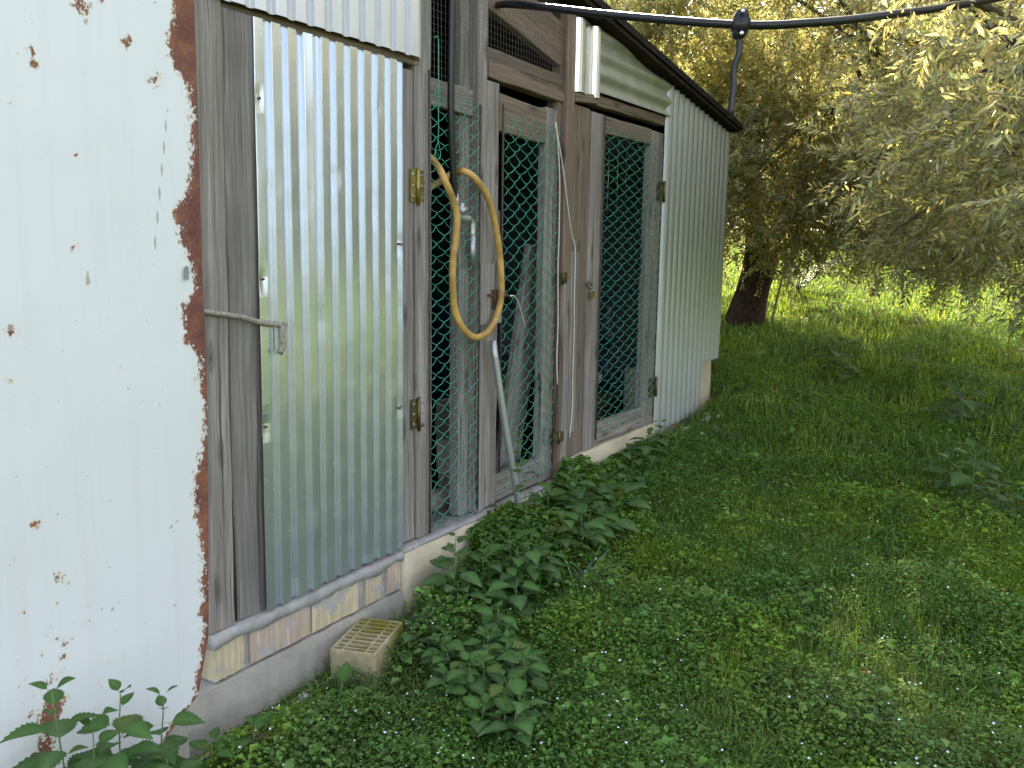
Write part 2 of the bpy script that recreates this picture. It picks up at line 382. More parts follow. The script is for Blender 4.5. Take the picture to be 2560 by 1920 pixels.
# plinth, footing, bricks
mb = MB(); n = 22; us = np.linspace(1.50, 2.545, n); V = []
prof = [(-.06, -.25), (-.052, .02), (-.045, .12), (-.034, .215), (.25, .215), (.25, -.25)]
for u in us:
    for y, z in prof: V.append((u, y+NR.normal(0, .002), z+(NR.normal(0, .002) if z > -.2 else 0)))
k = len(prof); Fq = [(i*k+j, i*k+(j+1) % k, (i+1)*k+(j+1) % k, (i+1)*k+j) for i in range(n-1) for j in range(k)]+[tuple(range(k))[::-1], tuple((n-1)*k+j for j in range(k))]
plinth = part('footing', mb.add(V, Fq), 'concrete')
wallb = part('brick_course', MB().box(1.625, 2.54, -.018, .24, .217, .352), 'mortar')
for i, (a, b_, mt) in enumerate([(1.622, 1.735, 'brick_b'), (1.765, 2.035, 'brick_a'), (2.043, 2.285, 'brick_b'), (2.33, 2.42, 'brick_b'), (2.455, 2.532, 'brick_a')]):
    mb = MB(); m_ = 10; q = np.linspace(a, b_, m_); V = []
    for u in q:
        for y, z in ((-.031, .226), (-.033, .29), (-.031, .350), (.1, .350), (.1, .226)): V.append((u, y+NR.normal(0, .0012), z+NR.normal(0, .0015)))
    Fq = [(r_*5+j, r_*5+(j+1) % 5, (r_+1)*5+(j+1) % 5, (r_+1)*5+j) for r_ in range(m_-1) for j in range(5)]+[tuple(range(5))[::-1], tuple((m_-1)*5+j for j in range(5))]
    part('brick', mb.add(V, Fq), mt, wallb)
# mortar cap: rough lower lip dripping over the bricks
def cap(u0, u1, zt, drop, yf, name, seed, mat='mortar', yb=.2):
    n = int((u1-u0)/.012); us = np.linspace(u0, u1, n); V = []
    dr = drop+.030*(vnoise(us, us*0, 9, seed)-.45)+.012*(vnoise(us, us*0, 45, seed+1)-.5)
    for i, u in enumerate(us):
        w1 = .006*(vnoise(u, 0, 14, seed+2)-.5); w2 = .003*(vnoise(u, 0, 50, seed+3)-.5)
        for y, z in ((yf+.02, zt-max(.012, dr[i])), (yf+w2, zt-max(.010, dr[i])+.004), (yf-.004+w1, zt-.014), (yf+.004+w1, zt-.004+w2), (yf+.02, zt+w2), (yb, zt), (yb, zt-.05)):
            V.append((u, y, z))
    k = 7; Fq = [(i*k+j, i*k+(j+1) % k, (i+1)*k+(j+1) % k, (i+1)*k+j) for i in range(n-1) for j in range(k)]+[tuple(range(k))[::-1], tuple((n-1)*k+j for j in range(k))]
    return part(name, MB().add(V, Fq, smooth=True), mat)
cap(1.612, 2.545, .384, .050, -.040, 'mortar_cap', 5)
def plast(u0, u1, y, z0, zt, name):
    n = max(4, int((u1-u0)/.05)); us = np.linspace(u0, u1, n); V = []
    rows = [(0, z0), (0, z0+.2*(zt-z0)), (0, z0+.45*(zt-z0)), (0, z0+.7*(zt-z0)), (0, zt-.012), (.012, zt)]
    for u in us:
        for dy, z in rows: V.append((u, y+dy+NR.normal(0, .002), z+(NR.normal(0, .0025) if z > zt-.02 else 0)))
        V += [(u, .22, zt), (u, .22, z0)]
    k = len(rows)+2; Fq = [(i*k+j, i*k+(j+1) % k, (i+1)*k+(j+1) % k, (i+1)*k+j) for i in range(n-1) for j in range(k)]+[tuple(range(k))[::-1], tuple((n-1)*k+j for j in range(k))]
    return part(name, MB().add(V, Fq, smooth=True), 'plaster')
plast(2.552, 3.96, -.044, -.25, .378, 'plinth'); cap(2.556, 3.95, .386, .006, -.038, 'mortar_cap', 11)
plast(3.966, 5.22, -.022, -.1, .470, 'plinth'); plast(5.226, 6.40, .012, -.1, .82, 'plinth')
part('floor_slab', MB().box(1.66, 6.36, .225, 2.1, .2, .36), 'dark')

# carcass: back, ends, roof
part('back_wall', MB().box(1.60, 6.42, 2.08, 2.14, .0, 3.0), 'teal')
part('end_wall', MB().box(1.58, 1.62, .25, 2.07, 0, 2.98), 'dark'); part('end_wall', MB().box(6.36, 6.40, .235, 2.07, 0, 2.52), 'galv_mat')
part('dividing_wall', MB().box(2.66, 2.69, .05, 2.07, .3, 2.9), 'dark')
def roofslab(x0, x1, y0, y1, dz, th):
    V = [(x, y, ztop(x)+dz+o_) for o_ in (0, th) for y in (y0, y1) for x in (x0, x1)]
    return MB().add(V, [(0, 2, 3, 1), (4, 5, 7, 6), (0, 1, 5, 4), (2, 6, 7, 3), (0, 4, 6, 2), (1, 3, 7, 5)])
roof = part('roof', roofslab(1.2, 6.47, -.115, 2.3, .028, .038), 'roof')
for i in range(11): part('roof_board', roofslab(1.25, 6.44, -.10+i*.2, .092+i*.2, .004, .022), 'under', roof)
part('wall_plate', MB().board((3.1, .045, ztop(3.1)-.05), (6.35, .045, ztop(6.35)-.05), .10, .05), 'wood_dark')

# left bay: boards, upper sheet, metal door
part('corner_board', MB().vb(1.612, 1.714, -.024, .012, .388, 2.62, .044), 'wood')
part('board', MB().vb(1.728, 1.872, -.016, .012, .388, 2.30, .024), 'wood_grey')
part('backing_board', MB().vb(1.68, 1.80, .018, .036, .388, 2.3, .02), 'wood_dark')
part('door_head', MB().hb(1.70, 2.71, -.004, .06, 2.275, 2.36, .03), 'wood_brown')
def corr(x0, x1, zb, zt, y0, pitch, amp, kind, tilt=0.0, rows=26, seed=0, th=.0012, lean=0.0, wob=.0012, dents=(), twist=0.0):
    ph = np.arange(x0, x1+1e-6, pitch/24.0); xs_ = ph-x0
    q = (xs_/pitch) % 1.0
    if kind == 'trap':
        yy = np.interp(q, [0, .02, .52, .55, .72, .75, .80, .88, .96, 1.0], [-.94, -1, -1, -.92, .55, .70, .78, 1, .9, -.94])
    else: yy = 1-2*np.abs(np.sin(q*math.pi))**.8
    V = []
    for layer in (0, 1):
        for r_ in range(rows+1):
            f = r_/rows
            for x, y in zip(ph, yy):
                b_ = zb(x); tp = zt(x); z = b_+(tp-b_)*f
                wv = wob*2*(vnoise(x, z, 5, seed)-.5)+wob*(vnoise(x, z, 17, seed+1)-.5)+twist*(vnoise(x, 0, 11, seed+4)-.5)*(z-1.2)
                for (du, dz_, dr, da) in dents:
                    e2_ = ((x-du)/dr)**2+((z-dz_)/(dr*1.7))**2
                    if e2_ < 6: wv += .7*da*math.exp(-e2_)
                V.append((x+lean*(z-.39), y0+amp*y+wv+tilt*(z-1.3)+layer*th, z))
    k = len(ph); nl = (rows+1)*k
    Fq = []
    for r_ in range(rows):
        for i in range(k-1):
            a = r_*k+i; Fq.append((a, a+1, a+k+1, a+k)); a += nl; Fq.append((a, a+k, a+k+1, a+1))
    for i in range(k-1):
        Fq.append((i, i+nl, i+1+nl, i+1)); a = rows*k+i; Fq.append((a, a+1, a+1+nl, a+nl))
    for r_ in range(rows):
        a = r_*k; Fq.append((a, a+k, a+k+nl, a+nl)); a = r_*k+k-1; Fq.append((a, a+nl, a+k+nl, a+k))
    V = np.array(V)
    return MB().add(V, Fq)
part('upper_sheet', corr(1.70, 2.695, lambda x: 2.318+.012*(x-1.7), lambda x: 2.95, -.030, .0835, .0072, 'trap', 0, 8, 2), 'galv_old')
DENTS = [(1.845, 2.06, .016, .007), (1.842, 1.50, .018, .007), (1.838, 1.02, .018, .008), (2.06, .62, .028, -.006), (2.23, .55, .02, .005), (2.52, 1.62, .02, .006), (2.515, .98, .02, .006), (2.18, 1.84, .018, .004), (2.40, 2.12, .02, .005), (1.95, .47, .03, .007), (2.33, .45, .035, .008), (2.1, 1.35, .03, .003)]
door1 = sub('door', shed); tag(door1, 'door covered with a shiny corrugated metal sheet')
part('sheet', corr(1.826, 2.540, lambda x: .398+.004*math.sin(x*9), lambda x: 2.30, -.028, .0712, .0062, 'trap', .017, 60, 5, lean=.024, twist=.013, dents=DENTS), 'galv', door1)
for du, dz_, dr, da in DENTS[:3]+DENTS[5:7]:
    xx = du+.024*(dz_-.39); yy = -.036+.017*(dz_-1.3)
    part('nail', MB().tube([(xx, yy+.012, dz_), (xx, yy-.002, dz_), (xx, yy-.0035, dz_)], [.0045, .0045, .002], 8), 'rust_iron', door1)
part('stile', MB().vb(2.585, 2.676, .004, .045, .395, 2.285), 'wood', door1)
part('stile', MB().vb(1.91, 2.0, .03, .065, .395, 2.27), 'wood_dark', door1)
part('rail', MB().hb(2.0, 2.58, .03, .065, .45, .55), 'wood_dark', door1); part('rail', MB().hb(2.0, 2.58, .03, .065, 2.1, 2.2), 'wood_dark', door1)
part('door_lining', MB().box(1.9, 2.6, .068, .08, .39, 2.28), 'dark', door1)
def hinge(x, z, parent, mat, w=.085, h_=.125, y=-.002):
    mb = MB().box(x-w/2, x-.006, y-.005, y-.0005, z-h_/2, z+h_/2).box(x+.006, x+w/2, y-.005, y-.0005, z-h_/2, z+h_/2)
    mb.tube([(x, y-.009, z-h_/2-.012), (x, y-.009, z+h_/2+.006)], .008, 10)
    hg = part('hinge', mb, mat, parent)
    return hg
hinge(2.690, 1.850, door1, 'brass', y=.0); hinge(2.690, .930, door1, 'brass_dark', y=.0)
for z in (1.85, .93):
    for sx in (-1, 1):
        for dz in (-.042, 0, .042):
            x = 2.690+sx*.028; part('screw', MB().tube([(x, -.0045, z+dz), (x, -.008, z+dz)], .0055, 8), 'steel', door1)

# fixed mesh bay
part('post', MB().vb(2.680, 2.785, -.004, .075, .392, 2.98), 'wood')
part('post', MB().vb(3.108, 3.176, -.012, .06, .392, 2.98), 'wood')
part('inner_post', MB().vb(3.028, 3.100, .03, .085, .392, 2.98), 'wood')
part('rail', MB().hb(2.79, 3.10, .01, .045, 2.175, 2.285), 'wood')
def polytubes(mb, lines, r, n=4):
    for l in lines: mb.tube(l, r, n)
    return mb
def chain(x0, x1, z0, z1, y, w=.092, h_=.068, r=.0021, seed=0):
    g = np.random.default_rng(seed); a = w/2; K = int(round((x1-x0)/a)); a = (x1-x0)/K; lines = []
    nz = int((z1-z0)/(h_/2)); jx = g.normal(0, .003, (K+1, nz+2)); jz = g.normal(0, .003, (K+1, nz+2))
    for k in range(K):
        P = []
        for i in range(nz+1):
            c = k+((i+k) % 2); xx = x0+c*a+jx[c, i]; zz = z0+i*h_/2+jz[c, i]
            yy = y+(.0022 if c == k else -.0022)*(1 if k % 2 else -1)
            if P:
                q = P[-1]; rise = (xx-q[0]) > 0
                P.append((.5*(q[0]+xx)+(.002 if rise else -.002), y+(-.0055 if rise else .0045), .5*(q[2]+zz)-.003))
            P.append((xx, yy, zz))
        lines.append(P)
    return polytubes(MB(), lines, r)
def weld(x0, x1, zb, zt, y, px=.0245, pz=.0265, r=.0009, seed=0):
    g = np.random.default_rng(seed); mb = MB()
    for x in np.arange(x0, x1, px):
        if zt(x)-zb(x) > .02: mb.tube([(x, y, zb(x)), (x+g.normal(0, .001), y+.001, (zb(x)+zt(x))/2), (x, y, zt(x))], r, 3, False)
    zmax = max(zt(x0), zt(x1))
    for z in np.arange(min(zb(x0), zb(x1)), zmax, pz):
        X_ = [x for x in np.linspace(x0-.008, x1+.006, 30) if zt(x) >= z >= zb(x)-.001]
        if len(X_) > 1: mb.tube([(x, y-.0016+.002*math.sin(x*20+z*9), z) for x in X_], r, 3, False)
    return mb
part('chain_link_mesh', chain(2.745, 3.108, .40, 2.255, -.020, .097, .060, seed=1), 'green_wire')
for x, z0, z1 in ((2.746, .40, 2.30), (3.106, .41, 2.22)): part('tension_rod', MB().tube([(x, -.022, z0), (x+.002, -.021, (z0+z1)/2), (x, -.022, z1)], .0045, 8), 'rod')
part('welded_mesh', weld(2.760, 3.112, lambda x: 2.215, lambda x: 2.97, -.018, seed=2), 'mesh_wire')

# mesh door in the middle bay
part('lintel', MB().hb(3.180, 3.868, -.014, .05, 2.350, 2.420, -.006), 'wood_red')
part('lintel', MB().hb(3.180, 3.868, .004, .05, 2.424, 2.482, -.006), 'wood_brown')
part('rafter', MB().board((3.12, .03, 2.765), (4.0, .03, 2.60), .205, .045), 'wood_red')
part('welded_mesh', weld(3.165, 3.872, lambda x: 2.41-.01*(x-3.2), lambda x: 2.80-.13*(x-3.2), -.020, seed=3), 'mesh_wire')
door2 = sub('door', shed); tag(door2, 'wooden door with green chain link and a sliding bolt')
part('stile', MB().vb(3.186, 3.282, -.010, .035, .400, 2.335, -.012), 'wood', door2)
part('stile', MB().vb(3.706, 3.815, -.004, .042, .400, 2.30), 'wood', door2)
part('rail', MB().hb(3.284, 3.704, -.002, .036, 2.135, 2.300, -.012), 'wood_brown', door2)
part('rail', MB().hb(3.270, 3.704, -.004, .036, .402, .532), 'wood', door2)
part('chain_link_mesh', chain(3.286, 3.812, .440, 2.225, -.020, .102, .067, seed=4), 'green_wire', door2)
for x in (3.284, 3.800): part('tension_rod', MB().tube([(x, -.024, .55 if x < 3.5 else .48), (x+.003, -.022, 1.4), (x, -.024, 2.25 if x < 3.5 else 2.17)], .0048, 8), 'rod', door2)
part('jamb', MB().vb(3.822, 3.858, .0, .07, .392, 2.345), 'wood_brown')
mb = MB().board((3.20, -.022, 1.27), (3.20, -.022, 1.545), .168, .016)
part('bolt_block', mb, 'wood', door2)
mb = MB().box(3.190, 3.275, -.034, -.031, 1.335, 1.425); mb.tube([(3.155, -.040, 1.402), (3.33, -.040, 1.392)], .006, 8)
mb.box(3.195, 3.205, -.049, -.034, 1.375, 1.42).box(3.25, 3.26, -.049, -.034, 1.375, 1.42)
bolt = part('bolt', mb, 'rust_iron', door2)
part('bolt_handle', MB().tube(spline([(3.33, -.042, 1.392), (3.365, -.048, 1.388), (3.39, -.055, 1.35), (3.43, -.06, 1.26), (3.445, -.06, 1.235)], 5), .0045, 8), 'galv_bright', door2)
for z in (1.465, .62): part('strap_hinge', MB().box(3.79, 3.90, -.036, -.0325, z-.028, z+.028).tube([(3.845, -.040, z-.034), (3.845, -.040, z+.034)], .006, 8), 'brass_dark', door2)

# post and board between the doors
part('post', MB().vb(3.862, 3.948, -.030, .06, .388, ztop(3.9)-.03), 'wood_red')
part('post_foot', MB().vb(3.868, 3.944, -.034, -.0305, .388, 1.46), 'wood')
part('board', MB().vb(3.955, 4.160, -.006, .03, .445, 2.355, .01), 'wood_brown')
part('board_patch', MB().vb(3.975, 4.055, -.022, -.0065, .62, 1.60), 'wood')
part('ledge', MB().hb(3.955, 4.215, -.030, .03, 2.362, 2.408, .025), 'wood_brown')
mb = MB(); V = []; us = np.linspace(3.962, 4.228, 40)
for r_ in range(7):
    z = 2.413+r_*.06
    for u in us: V.append((u, -.040+float(np.interp((u-3.962)/.266, [0, .05, .10, .24, .30, .66, .72, .80, .93, 1], [.02, .004, 0, 0, .004, .026, .022, .002, 0, .02]))+.002*(vnoise(u, z, 12, 3)-.5), min(z, ztop(u)-.005)))
part('flashing', mb.add(V, [(r_*40+i, r_*40+i+1, (r_+1)*40+i+1, (r_+1)*40+i) for r_ in range(6) for i in range(39)], smooth=True), 'galv_bright')

# right bay: horizontal sheet, lintel, mesh door, end sheet
V = []; xs2 = np.linspace(4.212, 5.262, 30); zz = np.linspace(0, 1, 40)
for f in zz:
    for x in xs2:
        zb = 2.447+.012*(x-4.23); zt = ztop(x)-.004; z = zb+f*(zt-zb)
        V.append((x, -.024-.012*math.cos((z-2.45)/.098*2*math.pi)+.002*(vnoise(x, z, 6, 9)-.5), z))
part('fascia_board', MB().hb(3.96, 5.24, .012, .03, 2.45, 2.66, -.0), 'wood_dark')
part('fascia_sheet', MB().add(V, [(r_*30+i, r_*30+i+1, (r_+1)*30+i+1, (r_+1)*30+i) for r_ in range(39) for i in range(29)], smooth=True), 'fibre')
part('lintel', MB().hb(4.222, 5.20, -.012, .05, 2.382, 2.442, .018), 'wood_brown')
door3 = sub('door', shed); tag(door3, 'narrow wooden door with green chain link and a padlock')
part('stile', MB().vb(4.178, 4.338, -.014, .03, .478, 2.345), 'wood', door3)
part('stile', MB().vb(4.990, 5.196, -.008, .036, .478, 2.35), 'wood', door3)
part('rail', MB().hb(4.340, 4.988, -.008, .03, 2.250, 2.345, .01), 'wood_brown', door3)
part('rail', MB().hb(4.340, 4.988, -.010, .03, .480, .610), 'wood', door3)
part('chain_link_mesh', chain(4.305, 5.150, .545, 2.290, -.026, .138, .061, seed=6), 'green_wire', door3)
for x in (4.305, 5.150): part('tension_rod', MB().tube([(x, -.028, .52), (x+.003, -.026, 1.4), (x, -.028, 2.34)], .005, 8), 'rod', door3)
for z in (1.99, .72): part('strap_hinge', MB().box(5.10, 5.225, -.020, -.0155, z-.06, z+.06).tube([(5.20, -.024, z-.066), (5.20, -.024, z+.066)], .009, 8), 'brass_dark', door3)
zt3 = lambda x: ztop(x)-.004
part('wall_sheet', corr(5.205, 6.060, lambda x: .415+.002*math.sin(x*40), zt3, -.026, .095, .017, 'sine', 0, 22, 8), 'galv_mat')
part('wall_sheet', corr(6.062, 6.440, lambda x: .792, zt3, -.026, .095, .017, 'sine', 0, 22, 9), 'galv_mat')

# ------------------------------------------------------------------ rusted white panel standing against the shed end
def edge_u(z): return np.interp(z, [0, .226, .40, 1.2, 2.28, 2.7], [1.533, 1.545, 1.588, 1.622, 1.640, 1.648])
RW = [(0, .02), (.2, .02), (.35, .018), (.50, .03), (.62, .02), (.75, .028), (.86, .065), (.93, .04), (1.02, .014), (1.18, .018), (1.27, .028), (1.34, .078), (1.42, .085), (1.475, .03), (1.55, .045), (1.62, .085), (1.70, .095), (1.77, .04), (1.85, .028), (2.05, .026), (2.10, .09), (2.17, .10), (2.25, .07), (2.33, .075), (2.40, .13), (2.6, .14)]
nu, nz = 104, 230
uu = np.linspace(0, 1, nu); zz = np.linspace(-.02, 2.62, nz)
U, Zp = np.meshgrid(uu, zz); left = -.35
# bottom right corner of the sheet is eaten away
er = edge_u(Zp)-np.where(Zp < .226, np.minimum((.226-Zp)*1.35, .13), 0)
Up = left+(er-left)*(1-(1-U)**2.2); ed = er-Up
rw = np.interp(Zp, [a for a, b in RW], [b for a, b in RW])
rust = np.clip(.5+(rw*.86-ed)/.075, 0, 1.15)
for (cu, cz, rr) in [(1.30, 2.195, .020), (1.318, 2.19, .012), (1.17, 2.06, .012), (1.175, 2.03, .013), (1.25, 2.30, .010), (1.30, 2.27, .012), (1.31, 2.245, .010), (1.36, 2.22, .010), (1.14, .52, .014), (1.10, .47, .022), (1.12, .40, .018), (1.15, .56, .012), (1.07, 1.39, .016), (1.055, 1.27, .009), (1.09, 2.35, .012), (1.14, .74, .018), (1.16, .72, .010), (1.09, .90, .010), (1.02, 1.80, .01), (1.12, 1.93, .01), (1.28, 1.78, .006), (1.43, 2.13, .016), (1.50, 2.05, .02)]+[(NR.uniform(.95, 1.5), NR.uniform(.05, 2.5), NR.uniform(.003, .008)) for _ in range(30)]+[(NR.normal(1.10, .05), NR.normal(.5, .18), NR.uniform(.004, .009)) for _ in range(24)]:
    d = np.hypot(Up-cu, Zp-cz); rust = np.maximum(rust, .52*np.clip(1.35-d/rr*.62, 0, 1))
def seg(a, b):
    a = np.array(a); b = np.array(b); P = np.stack([Up, Zp], -1)-a; L = b-a
    tt = np.clip((P@L)/(L@L), 0, 1); return np.linalg.norm(P-tt[..., None]*L, axis=-1)
for (cu, cz, L_) in [(1.30, 2.18, .30), (1.172, 2.02, .35), (1.10, .46, .4), (1.14, .52, .3), (1.07, 1.38, .3), (1.14, .74, .25), (1.43, 2.12, .2)]:
    q = np.clip(1-np.abs(Up-cu-.004*np.sin(Zp*30))/.012, 0, 1)*np.clip((cz-Zp)/.02, 0, 1)*np.clip(1-(cz-Zp)/L_, 0, 1); rust = np.maximum(rust, .30*q)
run = seg((1.10, .40), (1.035, .12)); rust = np.maximum(rust, .60*np.clip(1.6-run/.030, 0, 1))
scr = np.zeros_like(Up)
for a, b in [((1.538, 1.98), (1.468, 1.55)), ((1.37, 2.30), (1.31, 2.14)), ((1.40, 2.33), (1.53, 2.24)), ((1.33, 2.36), (1.22, 2.20)), ((1.33, 2.44), (1.30, 2.33)), ((1.27, 1.58), (1.275, 1.50)), ((1.475, 1.37), (1.51, 1.37)), ((1.24, .62), (1.29, .60)), ((1.46, .78), (1.50, .80))]:
    scr = np.maximum(scr, np.clip(1-seg(a, b)/.0065, 0, 1))
yp = -.050-.006*np.sin(Zp*2.1)*(1-U)+.014*(1-U)+.010*(vnoise(Up, Zp, 2.2, 6)-.5)+.003*(vnoise(Up, Zp, 7, 8)-.5)
yp = np.where(U > .992, yp+.004, yp)
V = np.concatenate([np.stack([Up, yp, Zp], -1).reshape(-1, 3), np.stack([Up, yp+.0015, Zp], -1).reshape(-1, 3)])
idx = np.arange(nu*nz).reshape(nz, nu); N1 = nu*nz
Fq = np.concatenate([np.stack([idx[:-1, :-1], idx[:-1, 1:], idx[1:, 1:], idx[1:, :-1]], -1).reshape(-1, 4),
                     np.stack([idx[:-1, -1], idx[:-1, -1]+N1, idx[1:, -1]+N1, idx[1:, -1]], -1).reshape(-1, 4),
                     np.stack([idx[0, :-1], idx[0, :-1]+N1, idx[0, 1:]+N1, idx[0, 1:]], -1).reshape(-1, 4),
                     np.stack([idx[:-1, :-1]+N1, idx[1:, :-1]+N1, idx[1:, 1:]+N1, idx[:-1, 1:]+N1], -1).reshape(-1, 4)])
pan = big('metal_panel', V, Fq, 'panel', smooth=True)
for nm, arr in (('rust', rust), ('scratch', scr)):
    a = pan.data.attributes.new(nm, 'FLOAT', 'POINT'); a.data.foreach_set('value', np.concatenate([arr.ravel()]*2).astype(np.float32))
tag(pan, 'white painted metal sheet with a rusty ragged edge beside the grey boards', 'metal sheet')
lp = MB().add([(1.560, -.0560, 1.505), (1.572, -.0560, 1.505), (1.574, -.0560, 1.540), (1.566, -.0560, 1.545), (1.561, -.0560, 1.535), (1.560, -.052, 1.505), (1.572, -.052, 1.505), (1.574, -.052, 1.540), (1.566, -.052, 1.545), (1.561, -.052, 1.535)],
              [(0, 1, 2, 3, 4), (0, 5, 6, 1), (1, 6, 7, 2), (2, 7, 8, 3), (3, 8, 9, 4), (4, 9, 5, 0)]).build('latch_slot', 'pale', pan)

# ------------------------------------------------------------------ loose things on and in the shed
def tubething(name, pts, r, mat, label, cat, n=10, group=None):
    P = np.asarray(pts, float); loc = tuple(P[0])
    o = MB().tube(P, r, n).build(name, mat, None, loc); return tag(o, label, cat, group)
def k(u, z, off): s = (2.15-off)/2.15; return (u*s, -off, 1.6+(z-1.6)*s)
tw = spline([k(1.655, 1.404, .032), k(1.75, 1.39, .036), k(1.85, 1.368, .045), k(1.95, 1.345, .05), k(1.985, 1.345, .052)], 5)
o = thing('twig', 'bent grey twig hooked across the boards beside the shiny corrugated door', 'twig', tuple(tw[0]))
MB().tube(tw+NR.normal(0, .0012, tw.shape), np.linspace(.0085, .0095, len(tw)), 8).build('shaft', 'twig', o)
MB().tube(spline([k(1.972, 1.343, .052), k(1.968, 1.30, .055), k(1.972, 1.275, .056), k(1.957, 1.250, .058)], 4), .0105, 8).build('hook', 'twig', o)

hp = [(2.80, .05, 1.985), k(2.815, 1.95, -.01), k(2.874, 1.903, .05), k(2.945, 1.777, .075), k(2.960, 1.677, .075), k(2.943, 1.56, .07), k(2.932, 1.473, .065), k(2.947, 1.353, .06), k(3.007, 1.262, .06), k(3.106, 1.210, .062), k(3.229, 1.237, .065), k(3.312, 1.354, .065), k(3.333, 1.502, .065), k(3.288, 1.667, .06), k(3.203, 1.825, .055), k(3.115, 1.905, .05), k(3.02, 1.935, .02), k(2.95, 1.92, -.03), (2.91, .06, 1.88), (2.83, .09, 1.83)]
tubething('garden_hose', spline(np.array(hp)+np.random.default_rng(3).normal(0, .0035, (len(hp), 3)), 8), .0150, 'hose', 'yellow ochre garden hose looped over the green mesh', 'hose', 12)
wp = thing('water_pipe', 'upright black water pipe with a metal tap behind the looped hose', 'pipe', (2.86, -.045, 1.9))
MB().tube(spline([k(2.925, 3.05, .045), k(2.925, 2.6, .045), k(2.92, 2.2, .04), k(2.935, 1.94, .03), k(2.945, 1.82, .02)], 6), .0145, 12).build('pipe', 'black_pipe', wp)
mb = MB().tube([k(2.947, 1.835, .018), k(2.95, 1.79, .018), k(2.955, 1.78, .018), k(2.955, 1.73, .018)], [.017, .017, .021, .018], 12)
mb.tube(spline([k(2.955, 1.745, .02), k(3.02, 1.735, .022), k(3.06, 1.735, .022), k(3.08, 1.712, .022), k(3.082, 1.66, .022)], 4), [.016]*8+[.013]*4+[.015]*5, 10)
mb.tube([k(2.99, 1.765, .03), k(3.03, 1.775, .035)], .014, 8).tube([k(3.0, 1.80, .03), k(3.0, 1.75, .03)], .012, 8)
MB.build(mb, 'tap', 'steel', wp)
MB().tube([k(3.082, 1.665, .022), k(3.083, 1.535, .02)], .0155, 10).build('spout', 'galv_mat', wp)
gl = spline([k(2.807, 2.435, .024), k(2.82, 2.44, .026), k(2.836, 2.425, .026), k(2.836, 2.2, .026), k(2.835, 2.05, .028), k(2.82, 2.015, .03), k(2.815, 1.985, .03), k(2.83, 1.965, .03), k(2.85, 1.985, .03), k(2.84, 2.02, .03), k(2.832, 2.05, .029)], 6)
tubething('wire_loop', gl, .0022, 'green_wire', 'turquoise wire loop hanging on the mesh beside the black pipe', 'wire', 6)
st = thing('pole', 'grey metal pole leaning against the door post under the yellow hose', 'pole', (3.235, -.16, .10))
MB().tube(spline([(3.17, -.055, 1.195), (3.235, -.085, .80), (3.29, -.115, .50), (3.315, -.125, .36)], 5), .0165, 12).build('tube', 'galv_mat', st)
MB().tube(spline([(3.313, -.1252, .375), (3.33, -.135, .25), (3.345, -.14, .05)], 5), [.0150]*3+[.0135]*5+[.012]*3, 8).build('wooden_end', 'twig', st)
c1 = [k(3.80, 2.24, .045), k(3.83, 2.15, .045), k(3.86, 1.95, .045), k(3.865, 1.70, .045), k(3.862, 1.50, .045), k(3.875, 1.25, .045), k(3.872, 1.05, .045), k(3.885, .90, .045)]
c2 = [k(3.805, 2.24, .045), k(3.90, 2.0, .045), k(3.99, 1.72, .03), k(4.045, 1.62, .03), k(4.05, 1.40, .032), k(4.06, 1.18, .032), k(4.055, .95, .032), k(4.06, .75, .032), k(4.035, .58, .032)]
tubething('cable', spline(c1, 6), .0034, 'cable', 'white cable running straight down the post edge beside the mesh door', 'cable', 6)
tubething('cable', spline(c2, 6), .0034, 'cable', 'white cable slanting over the knotty board to near its foot', 'cable', 6)
pl = thing('padlock', 'small brass padlock on a rusty chain at the narrow mesh door', 'padlock', k(4.255, 1.345, .03))
px, py, pz = k(4.258, 1.365, .034)
MB().box(px-.022, px+.022, py-.009, py+.009, pz-.022, pz+.016).build('body', 'brass', pl)
MB().tube(spline([(px-.014, py, pz+.016), (px-.014, py, pz+.032), (px, py, pz+.042), (px+.014, py, pz+.032), (px+.014, py, pz+.016)], 4), .0035, 6).build('shackle', 'steel', pl)
MB().tube(spline([(px-.045, py+.012, pz+.05), (px-.03, py+.002, pz+.068), (px-.01, py, pz+.055), (px-.004, py, pz+.04), (px-.024, py, pz+.03), (px-.05, py+.012, pz+.055)], 4), .0045, 6).build('chain', 'rust_iron', pl)

def plank(a, b, w, th, mat, label, out=(0, -1, 0)):
    o = MB().board(a, b, w, th, out).build('plank', mat, None, tuple(a)); return tag(o, label, 'plank', None)
plank((3.63, .17, .375), (3.85, .12, 1.62), .21, .035, 'wood', 'wide grey plank leaning behind the bolted mesh door')
plank((3.56, .25, .375), (3.58, .22, 1.80), .09, .03, 'wood_brown', 'narrow brown plank standing behind the wide leaning plank')
o = tag(MB().tube(spline([(2.90, .16, .4), (2.925, .15, 1.0), (2.945, .14, 1.60), (2.945, .14, 1.62)], 4), [.015]*12+[.011], 10).build('tool_handle', 'twig', None, (2.90, .16, .4)), 'round wooden tool handle standing behind the fixed mesh', 'tool handle')
for (a, b_, z0, z1, y0, mt, lb) in [(3.17, 3.29, .70, .885, .14, 'wood', 'upright wood block on top of the pile behind the fixed mesh'), (3.185, 3.31, .53, .695, .15, 'stone', 'pale stone block in the middle of the pile behind the fixed mesh'), (3.20, 3.31, .362, .525, .15, 'brick_a', 'clay block at the bottom of the pile behind the fixed mesh')]:
    mb = MB(); mb.board(((a+b_)/2, y0+.07, z0), ((a+b_)/2+.006, y0+.075, z1), b_-a, .14, jit=.004, ch=.012)
    tag(mb.build('block', mt, None, ((a+b_)/2, y0+.07, z0)), lb, 'block')
